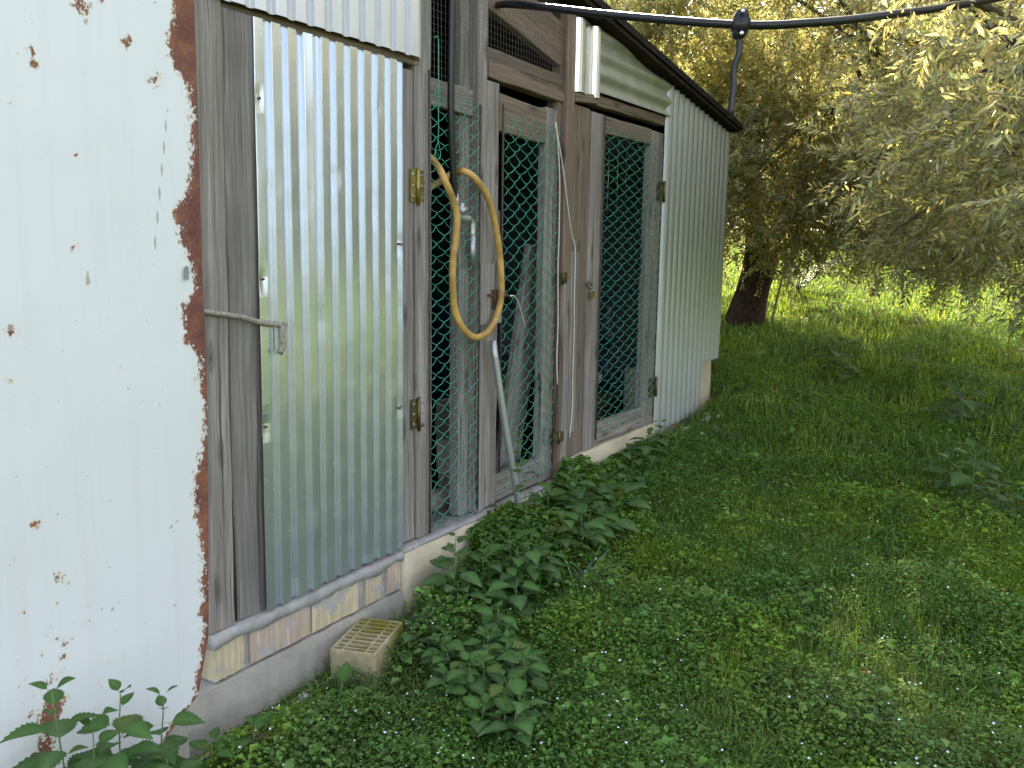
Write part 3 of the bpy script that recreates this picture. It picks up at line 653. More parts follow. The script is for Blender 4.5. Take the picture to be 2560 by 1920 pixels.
tag(MB().tube(spline([(2.94, .22, .42), (3.10, .20, .425), (3.30, .17, .415)], 5), [.052, .055, .056, .054, .055, .053, .054, .055, .052, .054, .05], 12).build('log', 'twig', None, (2.94, .22, .42)), 'grey log lying on the floor behind the fixed mesh', 'log')
def barrel(x, y, z, r, h_, label):
    o = thing('barrel', label, 'barrel', (x, y, z))
    pr = [(.88, 0), (.97, .03), (1, .12), (1, .30), (1.04, .32), (1.04, .36), (1, .38), (1, .64), (1.04, .66), (1.04, .70), (1, .72), (1, .90), (.95, .97), (.86, 1.0), (.80, .985), (.01, .985)]
    V = [(x+r*q*math.cos(a), y+r*q*math.sin(a), z+h_*f) for q, f in pr for a in np.arange(20)*math.pi/10]
    Fq = [(i*20+j, i*20+(j+1) % 20, (i+1)*20+(j+1) % 20, (i+1)*20+j) for i in range(len(pr)-1) for j in range(20)]
    MB().add(V, Fq, smooth=True).build('drum', 'barrel', o)
    MB().tube([(x+r*.4, y, z+h_*.985), (x+r*.4, y, z+h_*1.02)], r*.14, 12).build('bung', 'dark', o)
barrel(4.30, .85, .362, .29, .92, 'dark blue plastic barrel standing behind the leaning planks')
barrel(5.55, .80, .362, .29, .92, 'dark blue plastic barrel inside the padlocked mesh door')
mb = MB(); V = []; cx, cy, cz = 4.92, .42, .362
pr = [(.05, 0), (.10, .01), (.15, .09), (.165, .14), (.155, .142), (.14, .09), (.09, .02), (.01, .02)]
V = [(cx+q*math.cos(a), cy+q*math.sin(a), cz+.30+zf) for q, zf in pr for a in np.arange(18)*math.pi/9]
bowl = tag(MB().add(V, [(i*18+j, i*18+(j+1) % 18, (i+1)*18+(j+1) % 18, (i+1)*18+j) for i in range(7) for j in range(18)], smooth=True).build('basin', 'pale', None, (cx, cy, cz+.3)), 'pale basin on a crate just inside the padlocked mesh door', 'basin')
cr = thing('crate', 'dark slatted wooden crate under the pale basin', 'crate', (cx, cy, .362))
for sy in (-1, 1):
    for i in range(3): MB().hb(cx-.2, cx+.2, cy+sy*.15-.008, cy+sy*.15+.008, .365+i*.1, .445+i*.1).build('slat', 'wood_dark', cr)
for sx in (-1, 1): MB().vb(cx+sx*.18-.015, cx+sx*.18+.015, cy-.14, cy+.14, .363, .655).build('end_board', 'wood_dark', cr)
MB().hb(cx-.2, cx+.2, cy-.141, cy+.141, .645, .66).build('lid', 'wood_dark', cr)
for i in range(6):
    x = 4.68+i*.135; tubething('hanging_rod', [(x, .32, 2.44), (x+rnd.uniform(-.01, .01), .32, 2.1), (x+rnd.uniform(-.01, .01), .32, 1.9+rnd.uniform(-.06, .06))], .004, 'steel', 'thin metal rod hanging inside behind the padlocked mesh door', 'rod', 6, 'rods hanging inside the shed')

# overhead irrigation pipe with a clamp and a hanging drop tube
ip = thing('irrigation_pipe', 'black irrigation pipe sagging overhead from the roof edge to the trees', 'pipe', (3.237, -1.1, 2.443))
P1 = spline([(3.30, .05, 2.68), (3.183, -.167, 2.626), (3.189, -.647, 2.521), (3.237, -1.10, 2.443), (3.36, -1.32, 2.45), (3.618, -1.52, 2.508), (4.06, -1.848, 2.628), (4.488, -2.154, 2.787), (5.2, -2.6, 3.05)], 8)
MB().tube(P1, .0155, 12).build('pipe', 'black_pipe', ip)
dx = cf((1, 0, 0)); 
cl = MB()
def disc(mb, cx_, cz_, r_, yoff, th):
    c = np.array([3.237, -1.10, 2.443])+np.array(dx)*cx_+np.array([0, 0, cz_]); f_ = -np.array(cf((0, 1, 0)))
    mb.tube([c+f_*yoff, c+f_*(yoff+th)], r_, 14)
disc(cl, 0, .026, .026, -.02, .045); disc(cl, 0, -.026, .026, -.02, .045); disc(cl, 0, 0, .034, -.021, .047)
clamp = cl.build('clamp', 'black_pipe', ip)
sc2 = MB(); disc(sc2, 0, .042, .0075, .026, .006); disc(sc2, 0, -.036, .0075, .026, .006); sc2.build('bolt_heads', 'galv_bright', clamp)
a = np.array([3.237, -1.10, 2.443])
MB().tube(spline([a+(0, 0, -.04), a+(-.004, -.003, -.10), a+np.array(dx)*-.014+(0, 0, -.16), a+np.array(dx)*-.012+(0, 0, -.22), a+np.array(dx)*-.018+(0, 0, -.33)], 5), .0125, 10).build('drop_tube', 'black_pipe', ip)

# hollow clay block with open cells
hb_ = thing('hollow_brick', 'mossy hollow clay brick with open cells at the foot of the shed', 'brick', (2.20, -.155, .055))
hb_.rotation_euler.z = R(19)
def lbox(mb, x0, x1, y0, y1, z0, z1): mb.box(x0, x1, y0, y1, z0, z1)
L2, W2, H2 = .137, .085, .135
body = MB(); t_ = .007
nxc, rows_ = 9, [(-W2, -W2+.042), (-W2+.042, W2-.042), (W2-.042, W2)]
body.box(-L2, L2, -W2, -W2+t_, 0, H2).box(-L2, L2, W2-t_, W2, 0, H2).box(-L2, -L2+t_, -W2+t_, W2-t_, 0, H2).box(L2-t_, L2, -W2+t_, W2-t_, 0, H2)
for yb in (-W2+.042, W2-.042): body.box(-L2+t_, L2-t_, yb-.003, yb+.003, 0, H2-.001)
for i in range(1, nxc):
    x = -L2+2*L2*i/nxc
    for ya, yb in ((-W2+t_, -W2+.039), (-W2+.045, W2-.045), (W2-.039, W2-t_)): body.box(x-.003, x+.003, ya, yb, 0, H2-.002)
body.box(-L2+t_, L2-t_, -W2+t_, W2-t_, .0, .03)
ob = bpy.data.objects.new('cells', body.mesh('cells')); ob.data.materials.append(M['block']); C.objects.link(ob); ob.parent = hb_
rb = MB()
for i in range(18):
    y = -W2+.004+i*(2*W2-.008)/17; rb.box(-L2-.0025, -L2+.0, y-.0022, y+.0022, .001, H2-.004)
for i in range(30):
    x = -L2+.004+i*(2*L2-.008)/29; rb.box(x-.0022, x+.0022, -W2-.0025, -W2, .001, H2-.004)
ob = bpy.data.objects.new('ribs', rb.mesh('ribs')); ob.data.materials.append(M['block']); C.objects.link(ob); ob.parent = hb_

def pebble(p, r, sq, label, group=None, seed=0):
    g = np.random.default_rng(seed); V = []; n1, n2 = 8, 12
    ph = g.uniform(0, 6, 4)
    for i in range(n1+1):
        th = math.pi*i/n1
        for j in range(n2):
            a = 2*math.pi*j/n2; q = 1+.12*math.sin(2*a+ph[0])+.1*math.cos(3*th+ph[1])*math.sin(a+ph[2])
            V.append((p[0]+r*1.25*q*math.sin(th)*math.cos(a), p[1]+r*.85*q*math.sin(th)*math.sin(a), p[2]+r*sq*q*math.cos(th)))
    Fq = [(i*n2+j, i*n2+(j+1) % n2, (i+1)*n2+(j+1) % n2, (i+1)*n2+j) for i in range(n1) for j in range(n2)]
    return tag(MB().add(V, Fq, smooth=True).build('stone', 'stone', None, p), label, 'stone', group)
pebble((2.745, -.075, .150), .026, .7, 'smooth oval white stone on the mossy ledge of the plinth')
pebble((1.930, -.115, .060), .038, .35, 'flat pale stone lying at the plinth beside the hollow brick', None, 3)
for i in range(9):
    x, y = 5.50+rnd.uniform(0, .55), -.10-rnd.uniform(0, .16)
    pebble((x, y, float(gh(x, y))+.016), rnd.uniform(.016, .034), .6, 'small pale rubble stone below the right corrugated sheet', 'rubble stones under the right corrugated sheet', 10+i)
tubething('old_hose', spline([(2.46, -.14, .10), (2.52, -.11, .135), (2.60, -.09, .150), (2.70, -.12, .155), (2.80, -.17, .16), (2.92, -.22, .14)], 6), .017, 'root', 'dark old hose curving along the plinth behind the nettles', 'hose', 10)
tubething('dead_branch', spline([(1.38, -.17, .05), (1.48, -.14, .065), (1.60, -.17, .07), (1.72, -.20, .06)], 6), [.010]*6+[.016]*10+[.012]*3, 'straw', 'brown dead branch lying at the foot of the shed corner', 'branch', 8)

# ------------------------------------------------------------------ ground cover
def field(n, f0, f1, p, seed, spread=.80, lmin=0.0):
    g = np.random.default_rng(seed); m = int(n*1.6)
    q = g.random(m); e = 2-p
    f = (f0**e+q*(f1**e-f0**e))**(1/e)
    rgt = g.uniform(-1, 1, m)*(f*spread+.3)
    x = rgt*math.sin(YAW)+f*math.cos(YAW); y = -rgt*math.cos(YAW)+f*math.sin(YAW)-2.15
    ok = ~((y > -.062) & (x > 1.5) & (x < 6.46)) & ~((x <= 1.6) & (y > -.085)) & ~((x > 6.4) & (x < 6.6) & (y > -.05) & (y < 2.3))
    ca, sa = math.cos(R(-19)), math.sin(R(-19)); bx = (x-2.2)*ca-(y+.155)*sa; by = (x-2.2)*sa+(y+.155)*ca
    ok &= ~((abs(bx) < .15) & (abs(by) < .095))
    x, y, f = x[ok][:n], y[ok][:n], f[ok][:n]
    return x, y, f, g
def unit(v): return v/(np.linalg.norm(v, axis=1)[:, None]+1e-9)
def matheight(x, y):
    edge = np.clip((-.05-y)*5, .15, 1)*(x < 6.4)+1.0*(x >= 6.4)
    return (.018+.13*vnoise(x, y, 3.1, 21)**2+.09*vnoise(x, y, 8, 22)**1.5)*edge
def palette(x, y, g, n):
    a = vnoise(x, y, 1.3, 31); b = vnoise(x, y, 4.5, 32); c = vnoise(x, y, .7, 33)
    base = np.ones((n, 3))
    yel = np.clip((b*.6+a*.6-.54)*3.2, 0, 1)[:, None]; grey = np.clip((c*.7+vnoise(x, y, 3, 35)*.5-.66)*4, 0, 1)[:, None]
    base = base*(1-yel)+yel*np.array([1.5, 1.28, .8]); base = base*(1-grey*.8)+grey*.8*np.array([1.12, .95, 1.35])
    return base*g.uniform(.45, 1.55, (n, 1))*(1+g.normal(0, .08, (n, 3)))
def leaves(x, y, z, g, ln, wd, tiltlo, tilthi, col, name, mat, label, curl=.25, parent=None):
    n = len(x); az = g.uniform(0, 2*math.pi, n); tl = g.uniform(tiltlo, tilthi, n)
    d = np.stack([np.cos(az)*np.cos(tl), np.sin(az)*np.cos(tl), np.sin(tl)], 1)
    s_ = np.stack([-np.sin(az), np.cos(az), np.zeros(n)], 1); roll = g.normal(0, .35, n)
    nrm = np.cross(d, s_); s_ = s_*np.cos(roll)[:, None]+nrm*np.sin(roll)[:, None]; nrm = np.cross(d, s_)
    b_ = np.stack([x, y, z], 1); L = ln[:, None]; Wd = wd[:, None]
    V = np.stack([b_, b_+d*L*.5+s_*Wd*.5+nrm*Wd*curl, b_+d*L-nrm*L*.12, b_+d*L*.5-s_*Wd*.5+nrm*Wd*curl], 1).reshape(-1, 3)
    i = np.arange(n)[:, None]*4; F_ = np.concatenate([i+np.array([[0, 2, 1]]), i+np.array([[0, 3, 2]])])
    return tag(big(name, V, F_, mat, np.repeat(col, 4, 0), parent=parent), label, None, kind='stuff')
# small creeping weeds
n = 245000; x, y, f, g = field(n, 1.85, 8.5, 1.85, 41, .72); n = len(x)
keep = (vnoise(x, y, 2.6, 50)*.7+vnoise(x, y, 8, 51)*.5 > .12+.055*f) ; x, y, f = x[keep], y[keep], f[keep]; n = len(x)
mh = matheight(x, y); hz = g.random(n)**.6; z = gh(x, y)+mh*hz
col = palette(x, y, g, n); sz = (.0072+.0070*g.random(n)**2)*(1+.10*np.maximum(f-2.5, 0))*(.75+.6*vnoise(x, y, 3, 52))
leaves(x, y, z, g, sz*1.25, sz, -.35, .75, col, 'creeping_weeds', 'weed', 'low mat of small round leaved creeping weeds on the lawn')
# broader scattered leaves
n = 9000; x, y, f, g = field(n, 1.8, 9, 1.6, 43); keep = vnoise(x, y, 1.1, 60) > .42; x, y, f = x[keep], y[keep], f[keep]; n = len(x)
z = gh(x, y)+matheight(x, y)*.95; sz = .013+.024*g.random(n)**2
leaves(x, y, z, g, sz*1.3, sz, -.3, .6, palette(x, y, g, n), 'clover_leaves', 'weed', 'scattered broader clover like leaves among the creeping weeds')
# soft bank of taller weeds along the plinth
n = 38000; g = np.random.default_rng(91); x = g.uniform(2.35, 5.3, n); y = -.055-np.abs(g.normal(0, .17, n)); hb0 = (.08+.24*vnoise(x, y, 3.2, 92)**1.2)*np.clip(1.15-(-y)*1.6, .1, 1)*np.where(x < 4.1, 1, .62)
ok = ~((np.abs(x-2.2) < .25) & (y > -.3)) & (vnoise(x, y, 4, 93) > .22) & ~((x < 2.98) & (y > -.17)); x, y, hb0 = x[ok], y[ok], hb0[ok]; n = len(x)
z = gh(x, y)+hb0*g.random(n)**.7; sz = .012+.018*g.random(n)**1.5
leaves(x, y, z, g, sz*1.5, sz, -.5, .6, palette(x, y, g, n), 'plinth_weeds', 'weed', 'soft bank of mixed leafy weeds along the cream plinth')
# grass
def grassblades(n, f0, f1, p, seed, h0, h1, w, name, label, thr=0.0, spread=.80):
    x, y, f, g = field(n, f0, f1, p, seed, spread)
    if thr: kp = vnoise(x, y, 1.7, seed)*.75+vnoise(x, y, 6, seed+1)*.45 > thr; x, y, f = x[kp], y[kp], f[kp]
    n = len(x); hh = (h0+(h1-h0)*g.random(n)**2)*(.6+.8*vnoise(x, y, 1.8, seed+2)); az = g.uniform(0, 6.283, n); ln = g.uniform(.15, 1.0, n)
    ww = w*g.uniform(.6, 1.3, n)*(1+.10*np.maximum(f-3, 0))
    a = np.stack([np.cos(az), np.sin(az), 0*az], 1); s_ = np.stack([-np.sin(az), np.cos(az), 0*az], 1)
    b_ = np.stack([x, y, gh(x, y)-.004], 1); zv = np.array([[0, 0, 1.]])
    m1 = b_+zv*(hh*.62)[:, None]+a*(hh*ln*.28)[:, None]; tp = b_+zv*(hh*(1-.28*ln))[:, None]+a*(hh*ln*.85)[:, None]
    V = np.stack([b_-s_*ww[:, None]/2, b_+s_*ww[:, None]/2, m1+s_*ww[:, None]*.42, m1-s_*ww[:, None]*.42, tp], 1).reshape(-1, 3)
    i = np.arange(n)[:, None]*5; F_ = np.concatenate([i+np.array([[0, 1, 2]]), i+np.array([[0, 2, 3]]), i+np.array([[3, 2, 4]])])
    return tag(big(name, V, F_, 'grass', np.repeat(palette(x, y, g, n), 5, 0)), label, None, kind='stuff')
grassblades(165000, 1.85, 9.5, 1.5, 71, .03, .105, .0028, 'grass', 'short fine grass growing between the weeds', .34)
grassblades(82000, 5, 18, 1.15, 75, .04, .13, .0062, 'meadow_grass', 'taller meadow grass in the orchard behind the shed')
grassblades(30000, 1.2, 12, 1.2, 78, .04, .10, .0060, 'rough_grass', 'rough grass spreading over the open ground around the lawn', 0.0, 1.9)
# tiny flowers
def flowers(n, f0, f1, seed, mat, name, label, r0, thr, petals=4):
    x, y, f, g = field(n, f0, f1, 1.4, seed); kp = vnoise(x, y, 1.0, seed)*.6+vnoise(x, y, 4, seed+1)*.5 > thr; x, y = x[kp], y[kp]; n = len(x)
    z = gh(x, y)+matheight(x, y)+.012+g.random(n)*.015; V = []; F_ = []; k_ = 2*petals+1
    for i in range(n):
        rr = r0*g.uniform(.7, 1.3); nm = Vector((g.normal(0, .4), g.normal(0, .4), 1)).normalized(); q = Vector((0, 0, 1)).rotation_difference(nm); c = Vector((x[i], y[i], z[i]))
        V.append(c)
        for j in range(2*petals):
            a = math.pi*j/petals; V.append(c+q@Vector((math.cos(a)*rr*(1 if j % 2 == 0 else .62), math.sin(a)*rr*(1 if j % 2 == 0 else .62), .0012)))
        F_ += [(i*k_, i*k_+1+j, i*k_+1+(j+1) % (2*petals)) for j in range(2*petals)]
    return tag(big(name, V, F_, mat), label, None, kind='stuff')
flowers(850, 2.0, 6, 81, 'petal', 'speedwell_flowers', 'tiny pale blue speedwell flowers sprinkled over the weeds', .0044, .55)
flowers(620, 2.2, 8, 83, 'petal_w', 'chickweed_flowers', 'tiny white flowers sprinkled over the weeds', .0038, .62, 5)
# dry straw by the plinth
mb = MB()
for i in range(170):
    x, y = rnd.gauss(1.84, .13), -.10-abs(rnd.gauss(0, .09)); z = float(gh(x, y))+rnd.uniform(.005, .03); a = rnd.uniform(0, 6.28); l = rnd.uniform(.03, .10)
    mb.tube([(x, y, z), (x+math.cos(a)*l*.5, y+math.sin(a)*l*.5, z+.006), (x+math.cos(a)*l, y+math.sin(a)*l, z-.002)], .0011, 3)
tag(mb.build('dry_straw', 'straw'), 'dry brown straw litter at the foot of the concrete footing', None, kind='stuff')

# ------------------------------------------------------------------ nettles and other single plants
def leafmesh(name, L, Wd, teeth, droop, fold, mat, tooth=.16, blunt=.75):
    V = []; F_ = []; vein = []; n = teeth
    def add(p, v=0.0): V.append(p); vein.append(v); return len(V)-1
    def prof(tt): return Wd*(math.sin(math.pi*min(1, tt)**blunt)**.9)*(1-.12*tt)
    def zc(tt): return -droop*L*tt*tt+.05*L*math.sin(math.pi*tt)
    pet = [add((-.28*L, -.006*L, .02*L)), add((-.28*L, .006*L, .02*L)), add((0, .012*L, 0)), add((0, -.012*L, 0))]; F_.append(tuple(pet))
    mid = [add((L*i/n, 0, zc(i/n)), 1.0) for i in range(n+1)]
    for s_ in (1, -1):
        prev = mid[0]
        for i in range(n):
            t0, t1 = i/n, (i+1)/n; tm = t0+(t1-t0)*.80
            w_ = prof(tm)*(1+tooth); a = add((L*(tm+.035), s_*w_, zc(tm)+fold*w_))
            w1 = prof(t1)*(1-tooth*.4) if i < n-1 else 0
            b_ = mid[n] if i == n-1 else add((L*t1, s_*w1, zc(t1)+fold*w1))
            q = [mid[i], prev, a, b_, mid[i+1]] if i else [mid[0], a, b_, mid[1]]
            q = [v for j, v in enumerate(q) if v not in q[:j]]
            F_.append(tuple(q) if s_ < 0 else tuple(q[::-1])); prev = b_
    me = bpy.data.meshes.new(name); me.from_pydata(V, [], F_); me.materials.append(M[mat])
    a = me.attributes.new('vein', 'FLOAT', 'POINT'); a.data.foreach_set('value', vein); me.update(); return me
LM = {m_: [leafmesh('leaf', 1, .40, 9, dr, fo, m_) for dr, fo in ((.18, .18), (.32, .10), (.05, .28))] for m_ in ('nettle', 'nettle_y', 'mallow')}
def nettle(p, h_, nodes, lf, label, group, seed, mat='nettle', lean=(0, 0), name='nettle', topmat=None):
    g = random.Random(seed); p = Vector((p[0], p[1], p[2] if len(p) > 2 else float(gh(p[0], p[1]))))
    o = thing(name, label, 'plant', p, group)
    pts = [p+Vector((lean[0]*q*q*h_+.01*math.sin(q*5+seed), lean[1]*q*q*h_, h_*q)) for q in np.linspace(0, 1, 7)]
    MB().tube([tuple(v) for v in pts], np.linspace(.0032, .0016, 7), 6).build('stem', 'stem', o)
    rot = g.uniform(0, 3.14)
    for i in range(nodes):
        q = .22+.78*i/(nodes-1); c = p+Vector((lean[0]*q*q*h_+.01*math.sin(q*5+seed), lean[1]*q*q*h_, h_*q)); rot += math.pi/2+g.uniform(-.3, .3)
        sz = lf*(.55+.9*math.sin(math.pi*min(1, .18+.62*(1-q)+.1)))*(1 if q < .85 else .6)
        for s_ in (0, math.pi):
            me = g.choice(LM[topmat if (topmat and q > .72) else mat]); l = bpy.data.objects.new('leaf', me); C.objects.link(l); l.parent = o
            pitch = g.uniform(-.35, .15) if q < .85 else g.uniform(-.8, -.3)
            a = rot+s_+g.uniform(-.25, .25); k_ = sz*g.uniform(.85, 1.15)
            Rm = Matrix.Rotation(a, 4, 'Z')@Matrix.Rotation(pitch, 4, 'Y')@Matrix.Rotation(g.uniform(-.25, .25), 4, 'X')
            l.matrix_local = Matrix.Translation(c-p)@Rm@Matrix.Translation((.28*k_, 0, 0))@Matrix.Scale(k_, 4)
    return o
G1 = 'nettles in front of the white sheet'
for i, (p, h_, nn, lf, lb) in enumerate([((1.035, -.19, .0), .52, 9, .078, 'tallest nettle standing against the white metal sheet'), ((1.10, -.24, .0), .40, 8, .075, 'mid height nettle leaning beside the tallest nettle at the white sheet'), ((1.20, -.19, .0), .43, 9, .070, 'second tallest nettle before the white metal sheet'),
        ((1.325, -.18, .0), .36, 8, .064, 'nettle before the white sheet next to its rusty bottom corner'), ((1.00, -.27, 0), .30, 7, .075, 'short broad nettle in front of the tallest nettle'), ((1.27, -.27, 0), .24, 6, .066, 'short nettle between the white sheet and the dead branch'),
        ((1.12, -.30, 0), .20, 6, .07, 'low nettle at the foot of the nettle clump before the white sheet'), ((1.17, -.25, 0), .28, 7, .07, 'short leafy nettle in the middle of the clump before the white sheet')]):
    nettle(p, h_, nn, lf*.85, lb, G1, 100+i, topmat='nettle_y')
G2 = 'young nettles at the shed corner'
for i, (p, h_, nn, lf, lb) in enumerate([((1.46, -.22), .15, 5, .05, 'young nettle behind the dead branch at the footing corner'), ((1.57, -.27), .16, 5, .05, 'taller young nettle beside the dead branch at the footing'), ((1.52, -.33), .10, 4, .045, 'smallest young nettle in front of the dead branch')]):
    nettle(p, h_, nn, lf, lb, G2, 120+i, 'nettle_y')
G3 = 'nettles beside the plinth and the old hose'
for i, (p, h_, nn, lf, lb) in enumerate([((2.66, -.22), .27, 7, .072, 'big leaved nettle rising over the old hose by the plinth'), ((2.735, -.16), .30, 8, .050, 'slender small leaved nettle silhouetted against the cream plinth'), ((2.60, -.27), .20, 6, .066, 'nettle in front of the old hose beside the hollow brick'), ((2.80, -.26), .22, 6, .06, 'nettle at the hidden end of the old hose'), ((2.52, -.30), .15, 5, .055, 'short nettle just past the hollow brick')]):
    nettle(p, h_, nn, lf, lb, G3, 140+i)
G4 = 'bushy low nettles in the lawn before the hollow brick'
for i in range(26):
    p = (rnd.uniform(2.05, 2.62), 0); p = (p[0], -.30-(2.62-p[0])*.35-rnd.uniform(0, .42))
    nettle(p, rnd.uniform(.11, .18), 6, rnd.uniform(.042, .058), 'low bushy nettle in the patch of weeds before the hollow brick', G4, 160+i, 'nettle', topmat='nettle_y')
for i in range(4):
    nettle((2.30+.08*i, -.275-.02*(i % 2)), .15, 5, .045, 'low bushy nettle in the patch of weeds before the hollow brick', G4, 180+i)
nettle((3.29, -.19), .62, 11, .036, 'slender climbing weed twined round the leaning pole', None, 190, 'nettle_y', name='climbing_weed', lean=(-.12, .04))
G5 = 'large leaved nettles under the bolted mesh door'
for i, (p, h_, nn, lf) in enumerate([((3.52, -.16), .24, 6, .088), ((3.62, -.26), .24, 7, .09), ((3.72, -.20), .28, 7, .085), ((3.84, -.30), .22, 6, .08), ((3.50, -.34), .18, 5, .09), ((3.95, -.36), .20, 5, .09), ((3.66, -.42), .16, 5, .085), ((3.40, -.25), .16, 5, .07)]):
    nettle(p, h_, nn, lf, 'large leaved nettle before the plinth under the bolted mesh door', G5, 200+i)
G8 = 'nettles in the weed bank along the plinth'
for i in range(15):
    x_ = 2.78+i*.062+rnd.uniform(-.03, .03)
    nettle((x_, -.16-rnd.uniform(0, .30)), rnd.uniform(.17, .29), 6, rnd.uniform(.055, .075), 'nettle in the dense weed bank between the old hose and the large leaved nettles', G8, 260+i, 'nettle', topmat='nettle_y')
G6 = 'weeds below the padlocked door'
for i, (p, h_, nn, lf) in enumerate([((4.55, -.14), .16, 5, .075), ((4.75, -.18), .20, 6, .07), ((4.95, -.16), .22, 6, .055), ((4.40, -.22), .14, 4, .08)]):
    nettle(p, h_, nn, lf, 'leafy weed growing below the padlocked mesh door', G6, 220+i, 'nettle', name='weed_plant')
G7 = 'pale tall weeds out on the lawn'
for i, (p, h_, nn, lf, lb) in enumerate([((5.15, -1.92), .34, 7, .10, 'tallest leafy weed of the lawn clump beyond the marigolds'), ((5.30, -1.80), .26, 6, .09, 'mid height weed behind the tallest one in the lawn clump'), ((5.05, -2.05), .22, 6, .08, 'short weed in front of the tallest one in the lawn clump'),
        ((6.60, -1.75), .34, 6, .11, 'tall broad weed standing alone under the hanging olive branches'), ((6.75, -1.70), .22, 5, .1, 'short weed beside the tall one under the hanging olive branches'), ((7.85, -.66), .30, 6, .11, 'weed in the open grass before the thick olive trunk'), ((7.60, -.80), .20, 5, .10, 'small weed next to the one before the thick olive trunk')]):
    nettle(p, h_, nn, lf, lb, G7, 240+i, 'mallow', name='weed_plant')
# spade shaped dock leaf
dk = thing('dock_plant', 'single bright spade shaped leaf on a pale stalk before the hollow brick', 'plant', (1.90, -.27, float(gh(1.9, -.27))))
MB().tube(spline([(1.90, -.27, .03), (1.93, -.26, .08), (1.965, -.25, .135)], 4), .0028, 6).build('stalk', 'stem', dk)
me = leafmesh('blade', 1, .36, 10, .05, .15, 'nettle_y', 0.0, .62); l = bpy.data.objects.new('leaf', me); C.objects.link(l); l.parent = dk
l.matrix_local = Matrix.Translation(Vector((.063, .02, .100)))@Matrix.Rotation(R(-50), 4, 'Z')@Matrix.Rotation(R(-75), 4, 'Y')@Matrix.Rotation(R(70), 4, 'X')@Matrix.Scale(.075, 4)
# arching grass tuft
def tuft(p, n, L, label, seed, name='grass_tuft', mat='hairgrass', w=.0045):
    g = random.Random(seed); z0 = float(gh(p[0], p[1])); o = thing(name, label, 'grass', (p[0], p[1], z0))
    for i in range(n):
        a = g.uniform(0, 6.28); l = L*g.uniform(.6, 1.2); r_ = g.uniform(.45, 1.0); V = []; K = 9; s_ = Vector((-math.sin(a), math.cos(a), 0)); bx, by = p[0]+g.gauss(0, .02), p[1]+g.gauss(0, .02)
        for j in range(K):
            q = j/(K-1); hr = l*r_*(q**1.2)*.85; hz = l*(1.0*q-.85*r_*q*q)*.8; ww = w*(1-q**2)*(.6+.4*min(1, q*4))+.0003
            c = Vector((bx+math.cos(a)*hr, by+math.sin(a)*hr, z0+hz)); V += [c-s_*ww, c+s_*ww+Vector((0, 0, ww*.6))]
        MB().add([tuple(v) for v in V], [(2*j, 2*j+1, 2*j+3, 2*j+2) for j in range(K-1)], smooth=True).build('blade', mat, o)
    return o
tuft((3.20, -.55), 44, .30, 'tuft of long arching blue green grass in front of the large nettles', 5)
tuft((2.20, -1.46), 7, .26, 'few long bent grass blades rising from the weeds near the marigold', 6, w=.006)
tuft((5.55, -.38), 26, .20, 'bright grass tuft growing beside the rubble stones', 8, w=.004)
def marigold(p, h_, label, group, seed):
    g = random.Random(seed); z0 = float(gh(p[0], p[1])); o = thing('marigold', label, 'flower', (p[0], p[1], z0), group)
    MB().tube([(p[0], p[1], z0), (p[0]+.006, p[1], z0+h_*.6), (p[0]+.01, p[1]-.004, z0+h_)], .0018, 5).build('stem', 'stem', o)
    c = Vector((p[0]+.01, p[1]-.004, z0+h_)); V = [tuple(c+Vector((0, 0, .004)))]; F_ = []
    for j in range(20):
        a = 2*math.pi*j/20; r_ = .0085 if j % 2 else .006; V.append(tuple(c+Vector((math.cos(a)*r_, math.sin(a)*r_, .004 if j % 2 else .001))))
    F_ = [(0, 1+j, 1+(j+1) % 20) for j in range(20)]
    MB().add(V, F_).build('flower_head', 'orange', o)
for i, (p, h_) in enumerate([((3.88, -2.06), .13), ((3.93, -2.02), .11), ((3.95, -2.12), .10), ((4.0, -2.2), .12)]):
    marigold(p, h_, 'small orange marigold in the clump at the lawn edge by pale weeds', 'marigolds in the clump', i)
marigold((2.98, -1.74), .12, 'lone small orange marigold among the creeping weeds', None, 9)

